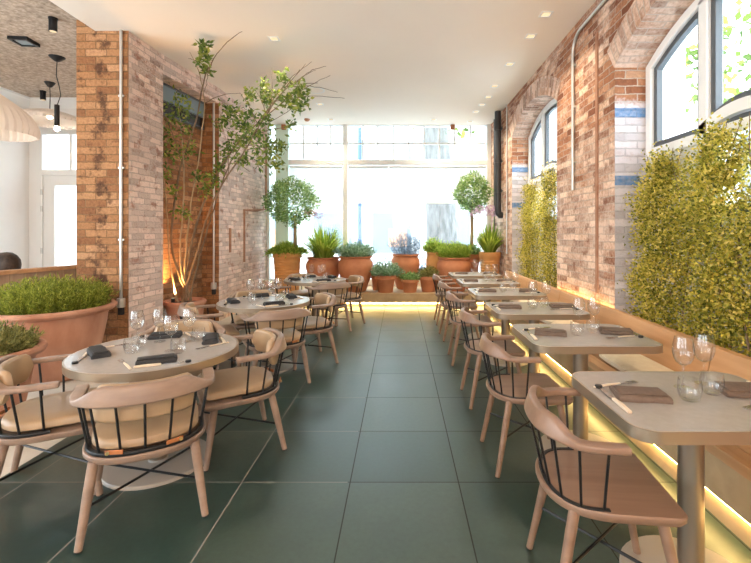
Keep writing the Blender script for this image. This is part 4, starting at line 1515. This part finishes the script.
t, r, h = planter(273, 301.5, 252, 8.3, 'tub', M['terracotta_orange'], 'ribbed terracotta tub with a round-headed standard tree over bright ferny leaves, beside the whitewashed wall', 1)
sprigs(500, r, h, .24, .14, .06, .016, 9, .9).build('underplanting', M['leaf_bright'], t)
std_tree(t, h, H0 - PZ + (232 - 215) / F * 8.3, .4, '', 0, .16)
ball(4200, .50, (.08, 0, H0 - PZ + (232 - 202) / F * 8.3), .055, .026, (1, .9, .92)).build('crown', M['leaf_box'], t)
for dx, dz in ((.3, .5), (-.12, .52), (.0, .62)):
    pass
t, r, h = planter(306, 341, 257, 8.35, 'urn', M['terracotta'], 'terracotta urn of long arching strap leaves and coral flowers')
grassy(360, r, h, .78, .030, 1.25).build('foliage', M['leaf_bright'], t)
for k, (dx, z, m) in enumerate(((-.30, .92, 'coral'), (-.10, .85, 'lilac'), (-.22, .88, 'coral'))):
    MB().tube([(dx * .3, 0, h), (dx * .8, .02, h + z * .6), (dx, .02, h + z - .06)], .004, 5).build('flower_stalk', M['leaf_bright'], t)
    ball(140, .075, (dx, .02, h + z), .03, .018, (1.4, 1, .8)).build('flower_head', M[m], t)
t, r, h = planter(338, 373, 256, 8.15, 'urn', M['terracotta'], 'biggest terracotta urn of grey-green shrub, at the table end of the platform')
sprigs(360, r, h, .30, .10, .05, .016, 10).build('foliage', M['leaf_grey'], t)
t, r, h = planter(371, 382, 275, 8.35, 'pot', M['terracotta'], 'small terracotta pot of herbs half hidden beside the biggest urn')
sprigs(140, r, h, .22, .08, .04, .014, 8).build('foliage', M['leaf_box'], t)
t, r, h = planter(375, 396, 275, 8.02, 'pot', M['terracotta'], 'medium terracotta pot of leafy green herb at the platform edge', 0)
sprigs(260, r, h, .30, .16, .055, .018, 9).build('foliage', M['leaf_grey'], t)
t, r, h = planter(391, 420, 254, 8.5, 'urn', M['terracotta'], 'terracotta urn of blue flower spikes behind the small herb pots')
sprigs(170, r, h, .55, .10, .05, .014, 12).build('foliage', M['lavender'], t)
t, r, h = planter(401, 419, 279, 8.02, 'pot', M['terracotta'], 'small terracotta pot of low herbs in the middle of the platform edge')
sprigs(240, r, h, .16, .07, .04, .014, 8).build('foliage', M['leaf_box'], t)
t, r, h = planter(419, 438, 276, 8.1, 'pot', M['terracotta'], 'small terracotta pot of olive herbs behind the chair by the platform')
sprigs(240, r, h, .22, .07, .04, .014, 8).build('foliage', M['leaf_olive'], t)
t, r, h = planter(426, 443, 252, 8.5, 'urn', M['terracotta_orange'], 'orange terracotta urn of yellow-green leaves behind the grassy bowl')
sprigs(260, r, h, .30, .10, .05, .02, 8).build('foliage', M['leaf_bright'], t)
t, r, h = planter(437, 471, 257, 8.15, 'urn', M['terracotta'], 'wide terracotta urn of upright yellow-green grass behind the bench tables')
sprigs(420, r, h, .30, .07, .06, .012, 10, .1, .3).build('foliage', M['leaf_bright'], t)
t, r, h = planter(463, 480, 254, 8.45, 'pot', M['terracotta'], 'terracotta pot with a round-headed standard tree near the black drainpipe')
sprigs(160, r, h, .22, .10, .05, .018, 8).build('underplanting', M['leaf_box'], t)
std_tree(t, h, H0 - PZ + (232 - 206) / F * 8.45, .3, '', 0, 0)
ball(3600, .35, (.02, 0, H0 - PZ + (232 - 193) / F * 8.45), .05, .026, (1, .9, 1.12)).build('crown', M['leaf_box'], t)
t, r, h = planter(479, 500.5, 252, 7.98, 'tub', M['terracotta_orange'], 'ribbed orange tub of spiky strap leaves and lilac flower heads in the corner', 1)
grassy(330, r, h, .60, .028, .95).build('foliage', M['leaf_bright'], t)
for k, (dx, z) in enumerate(((-.28, .74), (-.20, .82), (-.10, .76), (.0, .84), (.08, .76))):
    MB().tube([(dx * .3, -.02, h), (dx * .8, -.03, h + z * .6), (dx, -.04, h + z - .06)], .004, 5).build('flower_stalk', M['leaf_bright'], t)
    ball(150, .085, (dx, -.04, h + z), .03, .016, (1.15, 1, .8)).build('flower_head', M['lilac'], t)

# ------------------------------------------------------------------ conduits and pipes
def pipe(name, label, cat, pts, r, m, n=10, extra=None):
    t = thing(name, label, cat, pts[0])
    o = Vector(pts[0])
    MB().tube([Vector(p) - o for p in pts], r, n).build('tube', m, t, smooth=True)
    return t, o


t, o = pipe('steel_conduit', 'steel conduit down the brown brick pier behind the huge pot', 'pipe', [(-3.10, 4.712, .60), (-3.10, 4.712, 3.63)], .016, M['conduit'])
MB().lathe([(.0, -.05), (.04, -.05), (.045, .0), (.04, .05), (0, .05)], 14).build('junction_box', M['conduit'], t, smooth=True)
MB().box((0, 0, -.09), (.055, .04, .09)).build('gland', M['rubber'], t, bevel=.008)
for z in (.7, 1.5, 2.3):
    MB().box((0, .005, z), (.06, .02, .02)).build('clip', M['conduit'], t)
t, o = pipe('steel_conduit', 'steel conduit at the corner of the recess beside the tree', 'pipe', [(-2.89, 6.58, .55), (-2.89, 6.58, 3.63)], .016, M['conduit'])
MB().lathe([(.0, -.05), (.04, -.05), (.045, .0), (.04, .05), (0, .05)], 14).build('junction_box', M['conduit'], t, smooth=True)
MB().box((0, 0, -.09), (.055, .04, .09)).build('gland', M['rubber'], t, bevel=.008)
bend = [(XW - .025, 4.6, 1.84), (XW - .025, 4.6, 3.30)]
for k in range(1, 7):
    a = PI / 2 * k / 6
    bend.append((XW - .025, 4.6 - .2 * (1 - math.cos(a)), 3.30 + .2 * math.sin(a)))
bend += [(XW - .025, 3.2, 3.52), (XW - .025, 1.5, 3.52)]
t, o = pipe('steel_conduit', 'steel conduit bent along the brick between the two arches', 'pipe', bend, .016, M['conduit'])
for dz in (.3, .9, 1.35):
    MB().box((.012, 0, dz), (.025, .07, .02)).build('clip', M['conduit'], t)
t, o = pipe('steel_conduit', 'thin pale conduit between the far arch and the black drainpipe', 'pipe', [(XW - .018, 7.47, 1.0), (XW - .018, 7.47, 3.63)], .012, M['conduit'])
t, o = pipe('drainpipe', 'black cast-iron drainpipe in the corner by the street window', 'pipe', [(XW + .01, 7.86, 1.70), (XW - .05, 7.86, 1.70), (XW - .078, 7.86, 1.73), (XW - .085, 7.86, 1.80), (XW - .085, 7.86, 3.62)], .06, M['pipe_black'], 16)
for z in (.45, 1.0, 1.6):
    MB().lathe([(.06, -.03), (.072, -.03), (.072, .03), (.06, .03)], 16, (-.095, 0, z)).build('collar', M['pipe_black'], t, smooth=True)
    MB().box((-.03, 0, z), (.04, .03, .03)).build('bracket', M['pipe_black'], t)
t, o = pipe('steel_conduit', 'thin grey cable run beside the street window frame', 'pipe', [(XW - .02, 8.45, .3), (XW - .02, 8.45, 3.63)], .014, M['frame_dark'])

# ------------------------------------------------------------------ ceiling fittings
def ceil_pt(x, y):
    Y = F * (HC - H0) / (232 - y)
    return ((x - 400) / F * Y, Y)


dl = [(546, 14), (530.6, 36), (509.7, 64), (494.5, 86), (488.4, 97), (482, 104.5), (476, 111.5), (470, 121.5), (274, 38.5), (320, 104), (331, 119.4), (433.5, 119.4)]
hidden = []
DLW = ['first of the row along the brick wall, before the big arch', 'second of the row along the brick wall', 'third of the row along the brick wall', 'fourth of the row along the brick wall',
       'fifth of the row along the brick wall', 'sixth of the row along the brick wall', 'seventh of the row along the brick wall', 'last of the row, at the window corner',
       'alone in front of the tree tips', 'beyond the round ceiling speaker', 'over the narrow window bay', 'over the middle of the wide window bay']
p0 = None
for i, q in enumerate([ceil_pt(*d_) for d_ in dl] + hidden):
    lb = 'square recessed ceiling downlight, ' + DLW[i]
    if p0 is None:
        p0 = thing('ceiling_downlight', lb, 'light', (q[0], q[1], HC), 0, 'recessed ceiling downlights')
        mb = MB()
        framed(mb, [(-.06, -.06), (.06, -.06), (.06, .06), (-.06, .06)], [(-.042, -.042), (.042, -.042), (.042, .042), (-.042, .042)], -.006, .0)
        mb.v = [(y_, z_, x_) for x_, y_, z_ in mb.v]
        mb.build('trim_ring', M['frame_white'], p0)
        MB().box((0, 0, -.0015), (.084, .084, .002)).build('lens', M['lens'], p0)
        index_children()
    else:
        dup(p0, (q[0], q[1], HC), 0, lb)
    sl = bpy.data.lights.new('downlight', 'SPOT')
    sl.energy = 40
    sl.color = (1.0, .80, .56)
    sl.spot_size = math.radians(105)
    sl.spot_blend = .9
    sl.shadow_soft_size = .04
    so = bpy.data.objects.new('downlight', sl)
    so.location = (q[0], q[1], HC - .03)
    C.objects.link(so)
q = ceil_pt(315, 90)
t = thing('ceiling_speaker', 'round flush ceiling speaker near the tree tips', 'speaker', (q[0], q[1], HC))
MB().lathe([(0, -.008), (.125, -.008), (.13, -.006)], 28).build('grille', M['ceiling'], t, smooth=True)
MB().lathe([(.131, -.007), (.14, -.012), (.155, -.008), (.158, -.001), (.131, -.001)], 28).build('rim', M['frame_white'], t, smooth=True)
q = ceil_pt(307, 119)
t = thing('smoke_detector', 'small smoke detector on the ceiling before the street window', 'detector', (q[0], q[1], HC))
MB().lathe([(0, -.045), (.03, -.045), (.045, -.03), (.055, -.02), (.055, 0)], 18).build('body', M['shop_orange'], t, smooth=True)
for x, lb in ((285, 'small brown box at the ceiling above the green window post'), (452, 'small brown box at the ceiling above the wide window bay')):
    t = thing('sensor_box', lb, 'sensor', (wx(x), WY - .10, HC - .07), 0, 'brown sensor boxes over the window')
    MB().box((0, 0, 0), (.085, .08, .10)).build('housing', M['tab'], t, bevel=.008)
    MB().box((0, .04, .05), (.04, .06, .04)).build('bracket', M['frame_white'], t)

# other room: spotlights, vent, pendants
def ceil2(x, y):
    Y = F * (HL - H0) / (232 - y)
    return ((x - 400) / F * Y, Y)


for (x, y, lb) in ((53, 18, 'black cylinder spotlight on the sprayed ceiling close to the brick pier'), (43, 91, 'black cylinder spotlight on the sprayed ceiling near the cornice')):
    q = ceil2(x, y)
    t = thing('cylinder_spotlight', lb, 'light', (q[0], q[1], HL), 0, 'black cylinder spotlights')
    MB().lathe([(.0, -.15), (.04, -.15), (.04, -.02), (.045, -.02), (.045, 0)], 16).build('housing', M['black_metal'], t, smooth=True)
    MB().lathe([(0, -.154), (.03, -.152), (.034, -.15)], 14).build('lens', M['lens'], t)
q = ceil2(24, 40)
t = thing('ceiling_vent', 'black square ceiling vent on the sprayed plaster', 'vent', (q[0], q[1], HL), .1)
mb = MB()
framed(mb, [(-.11, -.11), (.11, -.11), (.11, .11), (-.11, .11)], [(-.08, -.08), (.08, -.08), (.08, .08), (-.08, .08)], -.04, .0)
mb.v = [(y_, z_, x_) for x_, y_, z_ in mb.v]
mb.build('frame', M['black_metal'], t)
MB().box((0, 0, -.02), (.16, .16, .02)).build('louvre', M['sky_sheen_and_louvre'], t)


def shade_pendant(x, y, zb, r, hgt, label, rose=True):
    t = thing('pendant_lamp', label, 'lamp', (x, y, HL), 0, 'pendant lamps in the other room')
    MB().lathe([(0, -.08), (.03, -.07), (.07, -.01), (.075, 0)], 16).build('ceiling_rose', M['black_metal'], t, smooth=True)
    zt = zb + hgt - HL
    MB().tube([(0, 0, -.07), (.005, 0, zt * .5), (0, 0, zt + .01)], .006, 6).build('flex', M['black_metal'], t)
    pr = []
    for k in range(9):
        u = k / 8
        pr.append((r * (.18 + .82 * math.sin(u * PI * .58) / math.sin(PI * .58)), zt - hgt * u))
    pr2 = [(a - .012, b + .004) for a, b in pr[::-1]]
    MB().lathe(pr + pr2, 72, wob=lambda a, z: 1 + .022 * math.cos(36 * a)).build('lamp_shade', M['lamp_shade'], t, smooth=True)
    MB().lathe([(0, -.05), (.035, -.02), (.03, .02), (.012, .05)], 12, (0, 0, zt - .10)).build('bulb', M['bulb'], t, smooth=True)
    return t


shade_pendant(-4.84, 5.0, 2.54, .44, .50, 'large woven pendant shade hanging above the partition')
shade_pendant(-5.55, 6.72, 3.12, .46, .20, 'wide pale pendant shade hanging before the glazed door')
q = ceil2(57, 57)
t = thing('pendant_lamp', 'bare pendant on a black flex with cone rose, on the sprayed ceiling', 'lamp', (q[0], q[1], HL), 0, 'pendant lamps in the other room')
MB().lathe([(0, -.07), (.03, -.06), (.09, -.01), (.095, 0)], 16).build('ceiling_rose', M['black_metal'], t, smooth=True)
MB().tube([(0, 0, -.06), (-.01, 0, -.25), (.03, 0, -.4), (.05, 0, -.52), (0.0, 0, -.66)], .005, 6).build('flex', M['black_metal'], t, smooth=True)
MB().lathe([(0, -.30), (.03, -.29), (.03, -.0), (.0, .01)], 12, (0, 0, -.65)).build('lamp_holder', M['black_metal'], t, smooth=True)
MB().lathe([(0, -.06), (.03, -.03), (.025, 0), (.012, .02)], 12, (0, 0, -.95)).build('bulb', M['bulb'], t, smooth=True)

for i, (x, y, lb) in enumerate(((-1.2, -1.5, 'added fill globe, out of view over the front of the dining room'), (.7, -1.5, 'added fill globe, out of view beside the front brick wall'), (-3.2, -1.5, 'added fill globe, out of view over the pale floor'))):  # made-up globes behind the camera, added to warm and brighten the ceiling
    t = thing('fill_globe', lb, 'lamp', (x, y, HC), 0, 'added fill globes out of view')
    MB().lathe([(0, -.06), (.05, -.05), (.06, 0)], 16).build('ceiling_rose', M['brass'], t, smooth=True)
    MB().tube([(0, 0, -.05), (0, 0, -1.0)], .006, 6).build('flex', M['black_metal'], t)
    MB().lathe([(.16 * math.sin(PI * k / 12), -1.15 - .16 * math.cos(PI * k / 12)) for k in range(13)], 24).build('globe', M['opal'], t, smooth=True)

# ------------------------------------------------------------------ partition and the guest behind it
t = thing('partition_screen', 'low timber partition with a cap rail beside the brick pier', 'partition', (-4.25, 5.2, 0), math.atan2(2.2, .48))
for k in range(15):
    MB().box((-1.1 + .15 * k + .075, 0, .46), (.146, .05, .92)).build('board', M['partition_wood'], t, bevel=.004)
MB().box((0, 0, .94), (2.3, .11, .045)).build('cap_rail', M['bench_wood'], t, bevel=.006)

PX, PY = -4.66, 5.0
t = thing('guest_stool', 'low timber stool under the guest behind the partition', 'stool', (PX - .05, PY, 0))
MB().lathe([(.17, .36), (.18, .37), (.18, .40), (.17, .41)], 24).build('seat', M['bench_wood'], t, smooth=True)
for k in range(4):
    a = PI / 4 + PI / 2 * k
    MB().tube([(.11 * math.cos(a), .11 * math.sin(a), .365), (.16 * math.cos(a), .16 * math.sin(a), 0)], .015, 8).build('leg', M['bench_wood'], t, smooth=True)
me = bpy.data.meshes.new('person')
J = {'pel': (0, 0, .50), 'chest': (.02, 0, .72), 'neck': (.0, 0, .87), 'head0': (-.01, 0, .945), 'head1': (-.015, 0, 1.04), 'nose': (-.105, 0, .985),
     'shl': (.01, .15, .82), 'ell': (.0, .22, .60), 'hal': (-.20, .15, .54), 'shr': (.01, -.15, .82), 'elr': (.0, -.22, .60), 'har': (-.20, -.15, .54),
     'hipl': (0, .09, .48), 'knl': (-.40, .11, .46), 'anl': (-.40, .11, .09), 'tol': (-.53, .11, .04),
     'hipr': (0, -.09, .48), 'knr': (-.40, -.11, .46), 'anr': (-.40, -.11, .09), 'tor': (-.53, -.11, .04)}
names = list(J)
E = [('pel', 'chest'), ('chest', 'neck'), ('neck', 'head0'), ('head0', 'head1'), ('head0', 'nose'), ('chest', 'shl'), ('shl', 'ell'), ('ell', 'hal'), ('chest', 'shr'), ('shr', 'elr'), ('elr', 'har'),
     ('pel', 'hipl'), ('hipl', 'knl'), ('knl', 'anl'), ('anl', 'tol'), ('pel', 'hipr'), ('hipr', 'knr'), ('knr', 'anr'), ('anr', 'tor')]
RR = {'pel': .13, 'chest': .13, 'neck': .05, 'head0': .085, 'head1': .08, 'nose': .012, 'shl': .06, 'shr': .06, 'ell': .042, 'elr': .042, 'hal': .03, 'har': .03,
      'hipl': .085, 'hipr': .085, 'knl': .06, 'knr': .06, 'anl': .04, 'anr': .04, 'tol': .03, 'tor': .03}
me.from_pydata([J[n] for n in names], [(names.index(a), names.index(b)) for a, b in E], [])
po = bpy.data.objects.new('person', me)
C.objects.link(po)
po.location = (PX, PY, .0)
sk = po.modifiers.new('skin', 'SKIN')
for i, n in enumerate(names):
    me.skin_vertices[0].data[i].radius = (RR[n], RR[n])
me.skin_vertices[0].data[0].use_root = True
sk.use_smooth_shade = True
ss = po.modifiers.new('sub', 'SUBSURF')
ss.levels = 2
ss.render_levels = 2
me.materials.append(M['shirt'])
tag(po, 'dark-haired person seated with back to the low partition', 'person')
mb = MB()
mb.lathe([(.0, .125), (.05, .118), (.095, .085), (.125, .03), (.13, -.03), (.125, -.10), (.10, -.15), (.07, -.16)], 26, (.02, 0, 1.025),
         wob=lambda a, z: 1 + .04 * math.cos(9 * a + z * 30))
mb.build('hair', M['hair'], po, smooth=True)

# ------------------------------------------------------------------ the street
struct(MB().box((0, 20, -.16), (60, 22.0, .1)).build('pavement', M['pavement']))
struct(MB().box((14, 0, -.17), (23, 18, .1)).build('pavement_side', M['pavement']))
b = thing('street_building', 'pale shop building with glazed fronts across the street', 'building', (0, 21, -.11))
MB().box((0, 3, 4.5), (44, 6, 9)).build('wall', M['facade'], b)
for k in range(9):
    x = -12 + 2.9 * k
    f = MB().box((x, -.03, 1.45), (2.2, .1, 2.3)).build('shopfront', M['frame_white'], b)
    MB().box((x, -.09, 1.45), (1.9, .03, 2.0)).build('pane', M['facade_glass'], f)
    if k % 2 == 0:
        MB().box((x + .3, -.12, 1.2), (.9, .03, .9)).build('display', M['shop_orange'], f)
for k in range(8):
    x = -11 + 3.0 * k
    f = MB().box((x, -.03, 5.2), (1.3, .08, 1.9)).build('window', M['frame_white'], b)
    MB().box((x, -.08, 5.2), (1.1, .03, 1.7)).build('pane', M['facade_glass'], f)
MB().box((0, -.12, 3.05), (44, .3, .35)).build('fascia', M['frame_white'], b)


def street_tree(x, y, r, zc, crown, n, label, hgt=6.2, lm='leaf_tree'):
    t = thing('street_tree', label, 'tree', (x, y, -.11), 0)
    MB().tube([(0, 0, 0), (.02, 0, .5), (0, 0, 1.6), (-.35 * r * 2, 0, hgt)], [r * 1.35, r * 1.05, r, r * .65], 14).build('trunk', M['bark_street'], t, smooth=True)
    ball(n, crown, (.1, 0, zc), .22, .14, (1.2, 1, .8), .25).build('crown', M[lm], t)


street_tree(1.22, 12.2, .46, 6.3, 2.2, 1500, 'thick street tree seen through the wide window bay')
street_tree(7.4, 8.9, .2, 5.0, 1.5, 420, 'leafy tree outside the arched windows', 3.6, 'leaf_tree')
t = thing('lamp_post', 'dark blue post on the pavement behind the planters', 'post', (-1.16, 12.2, -.11))
MB().tube([(0, 0, 0), (0, 0, 3.2), (0, 0, 5.6)], [.075, .06, .045], 12).build('pole', M['street_blue'], t, smooth=True)
MB().lathe([(.13, 0), (.14, .15), (.10, .9), (.075, 1.0)], 14).build('plinth', M['street_blue'], t, smooth=True)
for x, y, lb in ((-.95, 11.0, 'grey-blue lavender bush on the pavement beside the blue post'), (.45, 10.8, 'grey-blue lavender bush on the pavement beside the tree trunk')):
    t = thing('lavender_bush', lb, 'bush', (x, y, -.11), 0, 'bushes on the pavement')
    sprigs(260, .35, 0, .85, .3, .08, .03, 12).build('foliage', M['lavender'], t)
